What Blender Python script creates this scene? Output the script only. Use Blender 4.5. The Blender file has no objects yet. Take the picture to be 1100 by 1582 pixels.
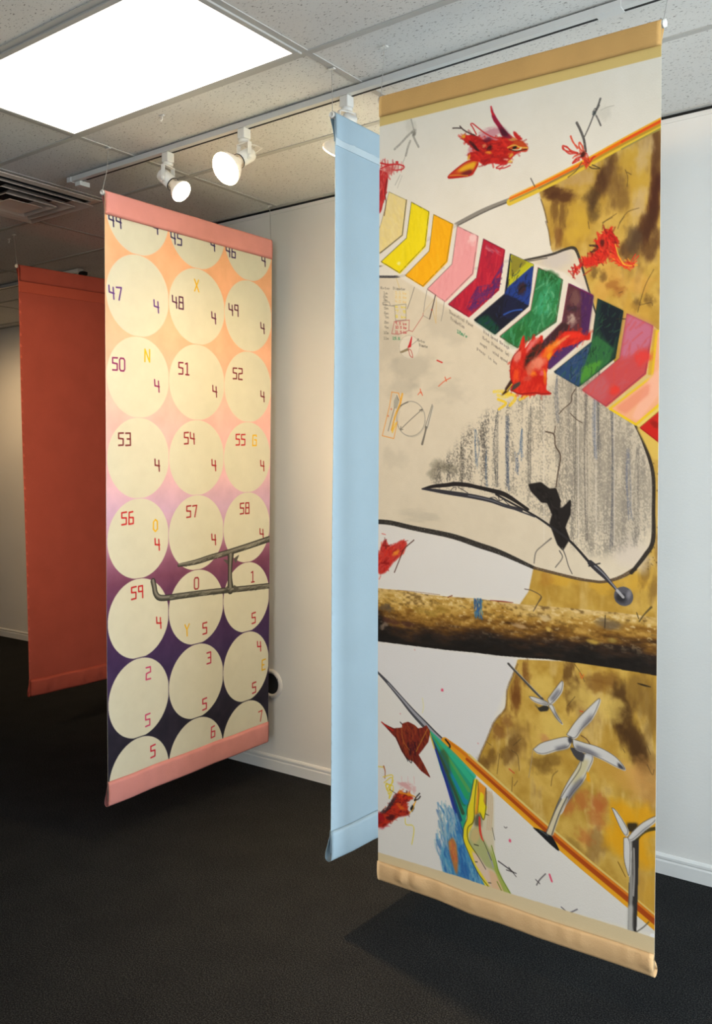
import bpy, math, random
import numpy as np
from mathutils import Vector, Matrix

random.seed(4)
sc = bpy.context.scene
COL = sc.collection
PI = math.pi

# ------------------------------------------------------------------ measures (metres)
H = 2.9245          # ceiling height
WY = 3.506          # long white wall
RX, RY = -3.9, 4.85 # the wall ends at RX, behind it an alcove as deep as RY
XG, YG, T = -3.1477, 2.2908, 0.6096   # ceiling grid origin, 2 ft module
XL, XR, YB = -9.4, 2.3, -3.6
EYE = Vector((0, 0, 1.562))
FW = Vector((-.602, .7974, -.0425)); RT = Vector((.7981, .6026, .0009)); UP = Vector((-.0263, .0334, .9991))
FPX = 1398.45

# ------------------------------------------------------------------ small helpers
def s2l(c):
    c = np.asarray(c, float)
    return np.where(c <= .04045, c / 12.92, ((c + .055) / 1.055) ** 2.4)
def hx(h):
    return np.array([int(h[i:i + 2], 16) / 255 for i in (0, 2, 4)], np.float32)
def lin(h):
    return tuple(float(v) for v in s2l(hx(h))) + (1.0,)

class MB:
    def __init__(s): s.v = []; s.f = []; s.sm = []
    def add(s, vs, fs, smooth=False):
        b = len(s.v); s.v += [tuple(v) for v in vs]
        s.f += [tuple(b + i for i in f) for f in fs]; s.sm += [smooth] * len(fs)
    def box(s, lo, hi):
        x0, y0, z0 = lo; x1, y1, z1 = hi
        s.add([(x0, y0, z0), (x1, y0, z0), (x1, y1, z0), (x0, y1, z0), (x0, y0, z1), (x1, y0, z1), (x1, y1, z1), (x0, y1, z1)],
              [(3, 2, 1, 0), (4, 5, 6, 7), (0, 1, 5, 4), (1, 2, 6, 5), (2, 3, 7, 6), (3, 0, 4, 7)])
    def lathe(s, prof, M, n=32, smooth=True, close=False):
        """prof: (radius, z) pairs turned about local z, placed by matrix M"""
        vs = []
        for r, z in prof:
            for k in range(n):
                a = 2 * PI * k / n
                vs.append(M @ Vector((r * math.cos(a), r * math.sin(a), z)))
        fs = []
        m = len(prof)
        for i in range(m if close else m - 1):
            for k in range(n):
                a, b = i * n + k, i * n + (k + 1) % n
                j = (i + 1) % m
                fs.append((a, b, j * n + (k + 1) % n, j * n + k))
        s.add(vs, fs, smooth)
    def tube(s, pts, r, n=8):
        pts = [Vector(p) for p in pts]
        vs, fs = [], []
        for i, p in enumerate(pts):
            d = (pts[min(i + 1, len(pts) - 1)] - pts[max(i - 1, 0)]).normalized()
            a = d.orthogonal().normalized() if i == 0 else (a0 - d * a0.dot(d)).normalized()
            a0 = a; b = d.cross(a)
            for k in range(n):
                t = 2 * PI * k / n
                vs.append(p + (a * math.cos(t) + b * math.sin(t)) * r)
        for i in range(len(pts) - 1):
            for k in range(n):
                fs.append((i * n + k, i * n + (k + 1) % n, (i + 1) * n + (k + 1) % n, (i + 1) * n + k))
        fs.append(tuple(range(n - 1, -1, -1))); fs.append(tuple((len(pts) - 1) * n + k for k in range(n)))
        s.add(vs, fs, True)
    def build(s, name, mat, parent=None, bevel=0):
        me = bpy.data.meshes.new(name)
        o0 = Vector((0, 0, 0))
        if parent is not None:
            p = parent
            while p is not None: o0 = o0 + p.location; p = p.parent
        me.from_pydata([tuple(Vector(v) - o0) for v in s.v], [], s.f)
        me.polygons.foreach_set('use_smooth', s.sm)
        me.materials.append(mat)
        me.update()
        o = bpy.data.objects.new(name, me); COL.objects.link(o)
        if parent is not None: o.parent = parent
        if bevel:
            m = o.modifiers.new('bevel', 'BEVEL'); m.width = bevel; m.segments = 2; m.limit_method = 'ANGLE'
        return o

def tag(o, label, cat, group=None):
    o['label'] = label; o['category'] = cat
    if group: o['group'] = group
    return o
def empty(name, loc, label, cat, group=None):
    o = bpy.data.objects.new(name, None); COL.objects.link(o)
    o.location = loc; o.empty_display_size = .1
    return tag(o, label, cat, group)
def struct(o):
    o['kind'] = 'structure'; return o
def axis_matrix(loc, d):
    d = Vector(d).normalized()
    return Matrix.Translation(Vector(loc)) @ d.to_track_quat('Z', 'Y').to_matrix().to_4x4()

# ------------------------------------------------------------------ materials
def mat(name, color, rough=.6, metal=0., vary=0., vscale=6., bump=0., bscale=80., spec=.5, emit=None, estr=0.):
    m = bpy.data.materials.new(name); m.use_nodes = True
    nt = m.node_tree; N = nt.nodes; L = nt.links
    b = N['Principled BSDF']
    b.inputs['Roughness'].default_value = rough; b.inputs['Metallic'].default_value = metal
    b.inputs['Specular IOR Level'].default_value = spec
    c = lin(color) if isinstance(color, str) else tuple(color)
    b.inputs['Base Color'].default_value = c
    tc = N.new('ShaderNodeTexCoord')
    if vary:
        n = N.new('ShaderNodeTexNoise'); n.inputs['Scale'].default_value = vscale; n.inputs['Detail'].default_value = 5
        L.new(tc.outputs['Object'], n.inputs['Vector'])
        r = N.new('ShaderNodeValToRGB')
        r.color_ramp.elements[0].position = .3; r.color_ramp.elements[1].position = .7
        r.color_ramp.elements[0].color = tuple(v * (1 - vary) for v in c[:3]) + (1,)
        r.color_ramp.elements[1].color = tuple(min(1, v * (1 + vary)) for v in c[:3]) + (1,)
        L.new(n.outputs['Fac'], r.inputs['Fac']); L.new(r.outputs['Color'], b.inputs['Base Color'])
    if bump:
        n2 = N.new('ShaderNodeTexNoise'); n2.inputs['Scale'].default_value = bscale; n2.inputs['Detail'].default_value = 4
        L.new(tc.outputs['Object'], n2.inputs['Vector'])
        bp = N.new('ShaderNodeBump'); bp.inputs['Strength'].default_value = bump; bp.inputs['Distance'].default_value = .01
        L.new(n2.outputs['Fac'], bp.inputs['Height']); L.new(bp.outputs['Normal'], b.inputs['Normal'])
    if emit:
        b.inputs['Emission Color'].default_value = lin(emit); b.inputs['Emission Strength'].default_value = estr
    return m

def mat_carpet():
    m = mat('charcoal_carpet', '2b2b2d', .95, spec=.12)
    nt = m.node_tree; N = nt.nodes; L = nt.links; b = N['Principled BSDF']
    tc = N.new('ShaderNodeTexCoord')
    def noise(scale, det, rough=.5):
        n = N.new('ShaderNodeTexNoise'); n.inputs['Scale'].default_value = scale; n.inputs['Detail'].default_value = det
        n.inputs['Roughness'].default_value = rough
        L.new(tc.outputs['Object'], n.inputs['Vector']); return n
    a = noise(210, 2, .8); c = noise(5, 4, .6)
    r = N.new('ShaderNodeValToRGB')
    e = r.color_ramp.elements
    e[0].position = .4; e[0].color = lin('0d0d0e')
    e[1].position = .62; e[1].color = lin('3a3a38')
    mid = e.new(.5); mid.color = lin('1c1d1f')
    L.new(a.outputs['Fac'], r.inputs['Fac'])
    mx = N.new('ShaderNodeMixRGB'); mx.blend_type = 'MULTIPLY'; mx.inputs['Fac'].default_value = 1
    r2 = N.new('ShaderNodeValToRGB'); r2.color_ramp.elements[0].position = .35; r2.color_ramp.elements[1].position = .65
    r2.color_ramp.elements[0].color = (.78, .78, .8, 1); r2.color_ramp.elements[1].color = (1, 1, 1, 1)
    L.new(c.outputs['Fac'], r2.inputs['Fac'])
    L.new(r.outputs['Color'], mx.inputs['Color1']); L.new(r2.outputs['Color'], mx.inputs['Color2'])
    L.new(mx.outputs['Color'], b.inputs['Base Color'])
    bp = N.new('ShaderNodeBump'); bp.inputs['Strength'].default_value = .22; bp.inputs['Distance'].default_value = .004
    L.new(a.outputs['Fac'], bp.inputs['Height']); L.new(bp.outputs['Normal'], b.inputs['Normal'])
    return m

def mat_tile():
    m = mat('acoustic_tile', 'd8d7d3', .9, spec=.2)
    nt = m.node_tree; N = nt.nodes; L = nt.links; b = N['Principled BSDF']
    tc = N.new('ShaderNodeTexCoord')
    acc = None
    base = N.new('ShaderNodeTexNoise'); base.inputs['Scale'].default_value = 2.2; base.inputs['Detail'].default_value = 3
    L.new(tc.outputs['Object'], base.inputs['Vector'])
    rb = N.new('ShaderNodeValToRGB'); rb.color_ramp.elements[0].color = lin('cfcdc9'); rb.color_ramp.elements[1].color = lin('dad9d5')
    rb.color_ramp.elements[0].position = .3; rb.color_ramp.elements[1].position = .7
    L.new(base.outputs['Fac'], rb.inputs['Fac'])
    col = rb.outputs['Color']
    hts = None
    # short fissures in three directions and pinholes between them
    for ang, sx, sy, th in ((.3, 60, 170, .715), (1.3, 64, 165, .72), (2.3, 58, 175, .72), (0, 260, 260, .75)):
        mp = N.new('ShaderNodeMapping'); mp.inputs['Rotation'].default_value = (0, 0, ang)
        mp.inputs['Scale'].default_value = (sx, sy, 1); mp.inputs['Location'].default_value = (ang * 7, ang * 3, 0)
        L.new(tc.outputs['Object'], mp.inputs['Vector'])
        n = N.new('ShaderNodeTexNoise'); n.inputs['Scale'].default_value = 1; n.inputs['Detail'].default_value = 1
        L.new(mp.outputs['Vector'], n.inputs['Vector'])
        r = N.new('ShaderNodeValToRGB'); r.color_ramp.elements[0].position = th - .035; r.color_ramp.elements[1].position = th + .015
        L.new(n.outputs['Fac'], r.inputs['Fac'])
        mx = N.new('ShaderNodeMixRGB'); mx.inputs['Color2'].default_value = lin('85827e')
        L.new(r.outputs['Color'], mx.inputs['Fac']); L.new(col, mx.inputs['Color1'])
        col = mx.outputs['Color']
    L.new(col, b.inputs['Base Color'])
    return m

def mat_paint(name='painted_canvas', rough=.72):
    m = bpy.data.materials.new(name); m.use_nodes = True
    nt = m.node_tree; N = nt.nodes; L = nt.links; b = N['Principled BSDF']
    b.inputs['Roughness'].default_value = rough; b.inputs['Specular IOR Level'].default_value = .25
    at = N.new('ShaderNodeAttribute'); at.attribute_name = 'paint'
    L.new(at.outputs['Color'], b.inputs['Base Color'])
    tc = N.new('ShaderNodeTexCoord'); n = N.new('ShaderNodeTexNoise')
    n.inputs['Scale'].default_value = 260; n.inputs['Detail'].default_value = 3
    L.new(tc.outputs['Object'], n.inputs['Vector'])
    bp = N.new('ShaderNodeBump'); bp.inputs['Strength'].default_value = .12; bp.inputs['Distance'].default_value = .004
    L.new(n.outputs['Fac'], bp.inputs['Height']); L.new(bp.outputs['Normal'], b.inputs['Normal'])
    return m

M = dict(
    wall=mat('white_wall_paint', 'e0ddd8', .6, vary=.02, vscale=2, bump=.05, bscale=120, spec=.3),
    base=mat('white_gloss_trim', 'dfdedb', .4, vary=.02),
    dark=mat('painted_shadow_gap', '0b0b0b', .9),
    grid=mat('grey_grid_metal', 'b4b2ad', .85, vary=.02, spec=.15),
    tile=mat_tile(), carpet=mat_carpet(), paint=mat_paint(),
    white=mat('white_enamel', 'dcdad4', .38, vary=.02),
    track=mat('white_track_enamel', 'cfcecb', .4, vary=.02),
    slot=mat('black_slot', '08080a', .7),
    lens=mat('light_diffuser', 'f4f4f2', .5, emit='fff6ea', estr=2.3),
    bulb=mat('white_bulb_glass', 'e2ded4', .3, emit='ffd9a8', estr=.12),
    bulbface=mat('lit_bulb_face', 'fff4e0', .3, emit='ffe9c8', estr=14.0),
    vent=mat('beige_vent_enamel', 'd6c6b8', .5, vary=.03),
    ventdark=mat('vent_duct_dark', '14161a', .8),
    pvc=mat('white_plastic_pipe', 'dddad2', .4, vary=.02),
    wire=mat('pale_wire', 'a9a6a0', .4, metal=.3),
    rawback=mat('raw_canvas_back', 'c8bfa9', .9, vary=.05, bump=.1, bscale=300),
    pink=mat('salmon_fabric', 'd8908a', .85, vary=.05, vscale=9, bump=.12, bscale=240, spec=.2),
    tantop=mat('ochre_tan_fabric', 'cfa364', .85, vary=.06, vscale=7, bump=.15, bscale=200, spec=.2),
    tan=mat('tan_fabric', 'd6b182', .85, vary=.06, vscale=7, bump=.15, bscale=200, spec=.2),
    redf=mat('brick_red_fabric', 'cc6555', .85, vary=.05, vscale=7, bump=.12, bscale=240, spec=.2),
    bluef=mat('pale_blue_fabric', 'a9c0ce', .85, vary=.03, vscale=5, bump=.12, bscale=240, spec=.2),
    alu=mat('brushed_window_frame', '8f9296', .4, metal=.6),
    port=mat('white_port_plastic', 'cfcac6', .5, vary=.03),
)
def mat_glass():
    m = bpy.data.materials.new('clear_window_glass'); m.use_nodes = True
    nt = m.node_tree; N = nt.nodes; L = nt.links
    N.remove(N['Principled BSDF'])
    t = N.new('ShaderNodeBsdfTransparent'); t.inputs['Color'].default_value = (.93, .96, .95, 1)
    g = N.new('ShaderNodeBsdfGlossy'); g.inputs['Roughness'].default_value = .02
    f = N.new('ShaderNodeFresnel'); f.inputs['IOR'].default_value = 1.45
    mx = N.new('ShaderNodeMixShader')
    L.new(f.outputs['Fac'], mx.inputs['Fac']); L.new(t.outputs['BSDF'], mx.inputs[1]); L.new(g.outputs['BSDF'], mx.inputs[2])
    L.new(mx.outputs['Shader'], N['Material Output'].inputs['Surface'])
    return m
M['glass'] = mat_glass()

# ------------------------------------------------------------------ the room
b = MB(); b.box((XL - .1, YB - .1, -.12), (XR + .1, RY + .1, 0)); struct(b.build('floor', M['carpet']))
b = MB(); b.box((XL - .1, YB - .1, H), (XR + .1, RY + .1, H + .1)); struct(b.build('ceiling', M['tile']))
b = MB(); b.box((RX, WY, 0), (XR + .1, RY + .1, H)); struct(b.build('wall_back', M['wall']))
b = MB(); b.box((XL - .1, RY, 0), (RX, RY + .1, H)); struct(b.build('wall_alcove', M['wall']))
b = MB(); b.box((XL - .1, YB - .1, 0), (XL, RY, H)); struct(b.build('wall_left', M['wall']))
FWIN = [(.5, 2.2)]
b = MB(); b.box((XL, YB - .1, 0), (XR + .1, YB, .3)); b.box((XL, YB - .1, 2.7), (XR + .1, YB, H))
xs_ = [XL] + [v for w in FWIN for v in w] + [XR + .1]
for i in range(0, len(xs_), 2): b.box((xs_[i], YB - .1, .3), (xs_[i + 1], YB, 2.7))
struct(b.build('wall_front', M['wall']))
for i, (x0, x1) in enumerate(FWIN):
    b = MB()
    for lo, hi in (((x0, .3), (x0 + .05, 2.7)), ((x1 - .05, .3), (x1, 2.7)), ((x0 + .05, .3), (x1 - .05, .35)), ((x0 + .05, 2.65), (x1 - .05, 2.7))):
        b.box((lo[0], YB - .08, lo[1]), (hi[0], YB - .02, hi[1]))
    w = struct(b.build('window_%d' % (i + 3), M['alu']))
    b = MB(); b.box((x0 + .05, YB - .053, .35), (x1 - .05, YB - .047, 2.65)); b.build('pane', M['glass'], w)
# shop window wall on the street side: low sill wall, head and piers, two tall windows between them
WIN = [(.2, 1.6), (1.75, 3.3)]
Z0, Z1 = .45, 2.6
b = MB()
b.box((XR, YB, 0), (XR + .1, WY, Z0)); b.box((XR, YB, Z1), (XR + .1, WY, H))
ys = [YB] + [v for w in WIN for v in w] + [WY]
for i in range(0, len(ys), 2): b.box((XR, ys[i], Z0), (XR + .1, ys[i + 1], Z1))
struct(b.build('wall_right', M['wall']))
for i, (y0, y1) in enumerate(WIN):
    b = MB()
    for lo, hi in (((y0, Z0), (y0 + .05, Z1)), ((y1 - .05, Z0), (y1, Z1)), ((y0 + .05, Z0), (y1 - .05, Z0 + .05)), ((y0 + .05, Z1 - .05), (y1 - .05, Z1))):
        b.box((XR + .02, lo[0], lo[1]), (XR + .08, hi[0], hi[1]))
    w = struct(b.build('window_%d' % (i + 1), M['alu']))
    b = MB(); b.box((XR + .045, y0 + .05, Z0 + .05), (XR + .051, y1 - .05, Z1 - .05)); b.build('pane', M['glass'], w)

def baseboard(name, p0, p1, nrm):
    """two-step moulded board from p0 to p1 standing on the floor, nrm points into the room"""
    prof = [(0, 0), (.013, 0), (.013, .050), (.009, .057), (.012, .061), (.012, .07), (.006, .077), (0, .079)]
    b = MB(); p0, p1, nrm = Vector(p0), Vector(p1), Vector(nrm); n = len(prof)
    vs = [p + nrm * d + Vector((0, 0, z)) for p in (p0, p1) for d, z in prof]
    fs = [(i, (i + 1) % n, n + (i + 1) % n, n + i) for i in range(n)] + [tuple(range(n)), tuple(range(2 * n - 1, n - 1, -1))]
    b.add(vs, fs); return struct(b.build(name, M['base']))
baseboard('baseboard_back', (RX, WY, 0), (XR, WY, 0), (0, -1, 0))
baseboard('baseboard_alcove', (XL, RY, 0), (RX, RY, 0), (0, -1, 0))
baseboard('baseboard_side', (RX, RY, 0), (RX, WY - .013, 0), (-1, 0, 0))

# suspended grid: T-bars 24 mm wide, a hair below the tiles
b = MB(); zb = H - .0035
k = -9
while YG + k * T < RY:
    y = YG + k * T
    if y > YB:
        x1 = XR if y < WY - .05 else RX
        b.box((XL, y - .012, zb), (x1, y + .012, H + .001))
    k += 1
for k in range(-6, 6):
    x = XG + 2 * k * T
    if XL < x < XR:
        b.box((x - .012, YB, zb + .0004), (x + .012, WY if x > RX else RY, H + .001))
b.box((XG - T - .012, YG, zb + .0004), (XG - T + .012, YG + T, H + .001))
struct(b.build('trim_1', M['grid']))
# wall angle with a black strip painted in for the shadow gap under it
b = MB(); b.box((RX, WY - .022, H - .005), (XR, WY, H + .001)); b.box((XL, RY - .022, H - .005), (RX, RY, H + .001)); struct(b.build('trim_2', M['grid']))
b = MB(); b.box((RX, WY - .003, H - .017), (XR, WY + .001, H - .005)); struct(b.build('trim_3', M['dark']))
b = MB(); b.box((RX, WY - .006, H - .034), (XR, WY + .001, H - .017)); struct(b.build('trim_4', M['wall']))

# ------------------------------------------------------------------ recessed ceiling light
x0, x1, y0, y1 = XG + .012, XG + 2 * T - .012, YG - T + .012, YG - .012
lt = empty('ceiling_light', ((x0 + x1) / 2, (y0 + y1) / 2, H - .012), 'large white rectangular fluorescent light panel set in the tiled ceiling', 'ceiling light')
b = MB()
fw = .022
b.box((x0, y0, H - .009), (x1, y0 + fw, H)); b.box((x0, y1 - fw, H - .009), (x1, y1, H))
b.box((x0, y0 + fw, H - .009), (x0 + fw, y1 - fw, H)); b.box((x1 - fw, y0 + fw, H - .009), (x1, y1 - fw, H))
b.build('frame', M['grid'], lt, .002)
b = MB(); b.box((x0 + fw, y0 + fw, H - .007), (x1 - fw, y1 - fw, H - .001)); b.build('diffuser_panel', M['lens'], lt)

# ------------------------------------------------------------------ square ceiling air diffuser
cx, cy = XG - 1.5 * T, YG + .5 * T
av = empty('air_vent', (cx, cy, H - .03), 'square ceiling air vent with stepped louvre rings', 'air vent')
b = MB(); hs = T / 2 - .013
b.box((cx - hs + .03, cy - hs + .03, H - .003), (cx + hs - .03, cy + hs - .03, H - .0005)); b.build('duct_backing', M['ventdark'], av)
def sq_ring(b, ro, zo, ri, zi, t=.0025):
    vs = []
    for r, z in ((ro, zo), (ri, zi), (ri, zi + t), (ro, zo + t)):
        vs += [(cx - r, cy - r, z), (cx + r, cy - r, z), (cx + r, cy + r, z), (cx - r, cy + r, z)]
    fs = []
    for i in range(4):
        j = (i + 1) % 4
        for k in range(4): fs.append((i * 4 + k, i * 4 + (k + 1) % 4, j * 4 + (k + 1) % 4, j * 4 + k))
    b.add(vs, fs)
b = MB(); sq_ring(b, hs, H - .008, hs - .035, H - .012, .004); b.build('frame', M['vent'], av)
for ro, ri, zo, zi in ((.262, .205, .034, .005), (.2, .145, .04, .007), (.14, .09, .046, .009)):
    b = MB(); sq_ring(b, ro, H - zo, ri, H - zi); b.build('louvre_ring', M['vent'], av)
b = MB(); sq_ring(b, .088, H - .05, .05, H - .046); b.box((cx - .05, cy - .05, H - .046), (cx + .05, cy + .05, H - .043)); b.build('centre_plate', M['vent'], av)

# ------------------------------------------------------------------ track rails and lamps
TY = 2.588
def rail(x0, x1, y, label, slots, end_left=True):
    r = empty('track_light_rail', ((x0 + x1) / 2, y, H - .027), label, 'light track')
    b = MB()
    b.box((x0, y - .018, H - .026), (x1, y - .0165, H - .006)); b.box((x0, y + .0165, H - .026), (x1, y + .018, H - .006))
    b.box((x0, y - .018, H - .0275), (x1, y + .004, H - .026)); b.box((x0, y + .0155, H - .0275), (x1, y + .018, H - .026))
    b.build('channel', M['track'], r)
    for a, c in slots:
        b = MB(); b.box((a, y + .004, H - .0278), (c, y + .0155, H - .026)); b.build('slot', M['slot'], r)
    for a, c in zip([s[1] for s in slots[:-1]], [s[0] for s in slots[1:]]):
        b = MB(); b.box((a, y - .019, H - .029), (c, y + .019, H - .006)); b.build('coupler', M['track'], r, .001)
    return r
rt = rail(-3.6, 2.1, TY, 'long white ceiling light track carrying the three lit lamps', [(-3.5, -1.072), (-.992, 2.0)])
b = MB(); b.box((-3.606, TY - .022, H - .03), (-3.575, TY + .022, H - .006)); b.build('end_cap', M['track'], rt, .002)
b = MB(); b.box((-3.575, TY + .0, H - .046), (-3.535, TY + .055, H - .024)); b.build('feed_box', M['white'], rt, .003)
r2 = rail(-9.0, -5.12, 3.745, 'short dim light track on the alcove ceiling behind the red banner', [(-8.9, -5.2)])
b = MB(); b.box((-5.16, 3.745 - .022, H - .034), (-5.12, 3.745 + .022, H - .006)); b.build('end_cap', M['track'], r2, .002)
b = MB(); b.box((-5.13, 3.745 - .012, H - .05), (-5.085, 3.745 + .03, H - .026)); b.build('feed_box', M['slot'], r2, .003)
r3 = rail(-3.7, 1.9, .15, 'white ceiling light track in front of the painted banner', [(-3.6, 1.8)])

def track_lamp(x, y, axis, rface, label, group, watt, blend=.9, cone=110, color=(1, .68, .36), bl=1.25, cordy=False):
    axis = Vector(axis).normalized()
    root = empty('track_spotlight', (x, y, H - .03), label, 'spotlight', group)
    b = MB(); b.box((x - .019, y - .019, H - .068), (x + .019, y + .019, H - .028)); b.build('track_adapter', M['white'], root, .004)
    Mx = Matrix.Translation((x, y, H - .076))
    b = MB(); b.lathe([(0, .008), (.02, .008), (.022, .004), (.022, -.004), (.015, -.006), (0, -.006)], Mx, 24); b.build('swivel', M['white'], root)
    piv = Vector((x, y, H - .138))
    side = Vector((0, 0, 1)).cross(axis)
    side = side.normalized() if side.length > .05 else Vector((1, 0, 0))
    b = MB()
    fwd = side.cross(Vector((0, 0, 1)))
    def slab(c0, c1, w, d):
        vs = []
        for c in (c0, c1):
            for a, e in ((-1, -1), (1, -1), (1, 1), (-1, 1)):
                vs.append(c + side * (a * w) + fwd * (e * d))
        b.add(vs, [(3, 2, 1, 0), (4, 5, 6, 7), (0, 1, 5, 4), (1, 2, 6, 5), (2, 3, 7, 6), (3, 0, 4, 7)])
    slab(Vector((x, y, H - .086)) , Vector((x, y, H - .082)), .034, .009)
    for s in (-1, 1): slab(piv + side * s * .032 + Vector((0, 0, -.012)), Vector((x, y, H - .082)) + side * s * .032, .0018, .009)
    b.build('yoke', M['white'], root)
    for s in (-1, 1):
        b = MB(); b.lathe([(0, -.004), (.009, -.004), (.009, .004), (.006, .006), (0, .006)], axis_matrix(piv + side * s * .034, side * s), 16); b.build('knob', M['white'], root)
    A = axis_matrix(piv - axis * .045, axis)
    b = MB()
    b.lathe([(0, -.004), (.019, -.004), (.026, .003), (.028, .012), (.028, .078), (.026, .078), (.026, .02), (0, .02)], A, 32)
    b.build('socket_housing', M['white'], root)
    b = MB(); b.lathe([(.0262, .076), (.0285, .076), (.0285, .0795), (.0262, .0795)], A, 32, close=True); b.build('rim_band', M['slot'], root)
    R = rface; L0 = .076; LB = .078 + R * bl
    b = MB()
    prof = [(.014, .05), (.016, .076), (.020, .09), (R * .62, L0 + (LB - L0) * .42), (R * .9, L0 + (LB - L0) * .75), (R, L0 + (LB - L0) * .93), (R * .985, LB)]
    b.lathe(prof, A, 40); bu = b.build('bulb', M['bulb'], root)
    b = MB(); b.lathe([(R * .985, LB), (R * .93, LB + .005), (R * .6, LB + .010), (0.0001, LB + .012)], A, 40); b.build('bulb_face', M['bulbface'], bu)
    if cordy:
        b = MB(); p0 = Vector((x, y, H - .082)); p1 = piv - axis * .05
        b.tube([p0, p0 * .6 + p1 * .4 + Vector((.02, .025, .01)), p0 * .2 + p1 * .8 + Vector((.03, .035, .015)), p1 + Vector((.0, .012, .0))], .0022, 8); b.build('lead', M['white'], root)
    ld = bpy.data.lights.new('spot_beam', 'SPOT'); ld.energy = watt; ld.color = color
    ld.spot_size = math.radians(cone); ld.spot_blend = blend; ld.shadow_soft_size = R * 1.6
    lo = bpy.data.objects.new('spot_beam', ld); COL.objects.link(lo)
    p = piv - axis * .045 + axis * (LB + .03)
    lo.parent = root; lo.location = p - root.location
    lo.rotation_euler = (-axis).to_track_quat('Z', 'Y').to_euler()
    return root
GL = 'lit spotlights on the ceiling track'
track_lamp(-2.939, TY, (.755, .124, -.643), .046, 'white track spotlight with small bulb, farthest along the track, near the numbered banner', GL, 360, cone=116, blend=1)
track_lamp(-2.50, TY, (-.079, -.85, -.597), .064, 'white track spotlight with its wide round glowing bulb facing the viewer', GL, 42, cordy=True)
track_lamp(-1.997, TY, (-.60, .22, -.77), .062, 'white track spotlight half hidden behind the top of the pale blue banner', GL, 40, cone=92, blend=1, bl=.85)
track_lamp(-7.4, 3.745, (-.05, .5, -.85), .062, 'white track spotlight on the alcove track', 'spotlights on the alcove track', 48, cone=150)
GF = 'spotlights on the front track'
track_lamp(-1.25, .15, (.0, .83, -.55), .062, 'white track spotlight aimed at the painted banner from the front track', GF, 86, cone=75)
track_lamp(-3.3, .15, (-.36, .87, -.33), .062, 'white track spotlight on the front track aimed at the red banner', GF, 300, cone=50)

# ------------------------------------------------------------------ painting kit (numpy raster, read back per vertex)
_rng = np.random.default_rng(11)
def vnoise(h, w, cy, cx, seed):
    """value noise, cells of cy x cx raster pixels, 0..1"""
    r = np.random.default_rng(seed)
    gy, gx = int(h / cy) + 3, int(w / cx) + 3
    g = r.random((gy, gx), dtype=np.float32)
    y = np.arange(h, dtype=np.float32) / cy; x = np.arange(w, dtype=np.float32) / cx
    iy, ix = y.astype(int), x.astype(int)
    fy, fx = y - iy, x - ix
    fy = (fy * fy * (3 - 2 * fy))[:, None]; fx = (fx * fx * (3 - 2 * fx))[None, :]
    a = g[np.ix_(iy, ix)]; b_ = g[np.ix_(iy, ix + 1)]; c = g[np.ix_(iy + 1, ix)]; d = g[np.ix_(iy + 1, ix + 1)]
    return (a * (1 - fx) + b_ * fx) * (1 - fy) + (c * (1 - fx) + d * fx) * fy
def fbm(h, w, cy, cx, seed, octs=4, gain=.55):
    o = np.zeros((h, w), np.float32); t = 0; a = 1
    for k in range(octs):
        o += a * vnoise(h, w, max(cy / 2 ** k, 1.5), max(cx / 2 ** k, 1.5), seed + 31 * k); t += a; a *= gain
    return o / t
def sstep(x, a, b_):
    t = np.clip((x - a) / (b_ - a), 0, 1); return t * t * (3 - 2 * t)
def catmull(p, n=8):
    p = np.asarray(p, float)
    if len(p) < 3: return p
    q = np.vstack([2 * p[0] - p[1], p, 2 * p[-1] - p[-2]])
    out = []
    t = np.linspace(0, 1, n, endpoint=False)[:, None]
    for i in range(1, len(q) - 2):
        a, b_, c, d = q[i - 1], q[i], q[i + 1], q[i + 2]
        out.append(.5 * (2 * b_ + (c - a) * t + (2 * a - 5 * b_ + 4 * c - d) * t ** 2 + (3 * b_ - a - 3 * c + d) * t ** 3))
    out.append(p[-1:]); return np.vstack(out)

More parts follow.
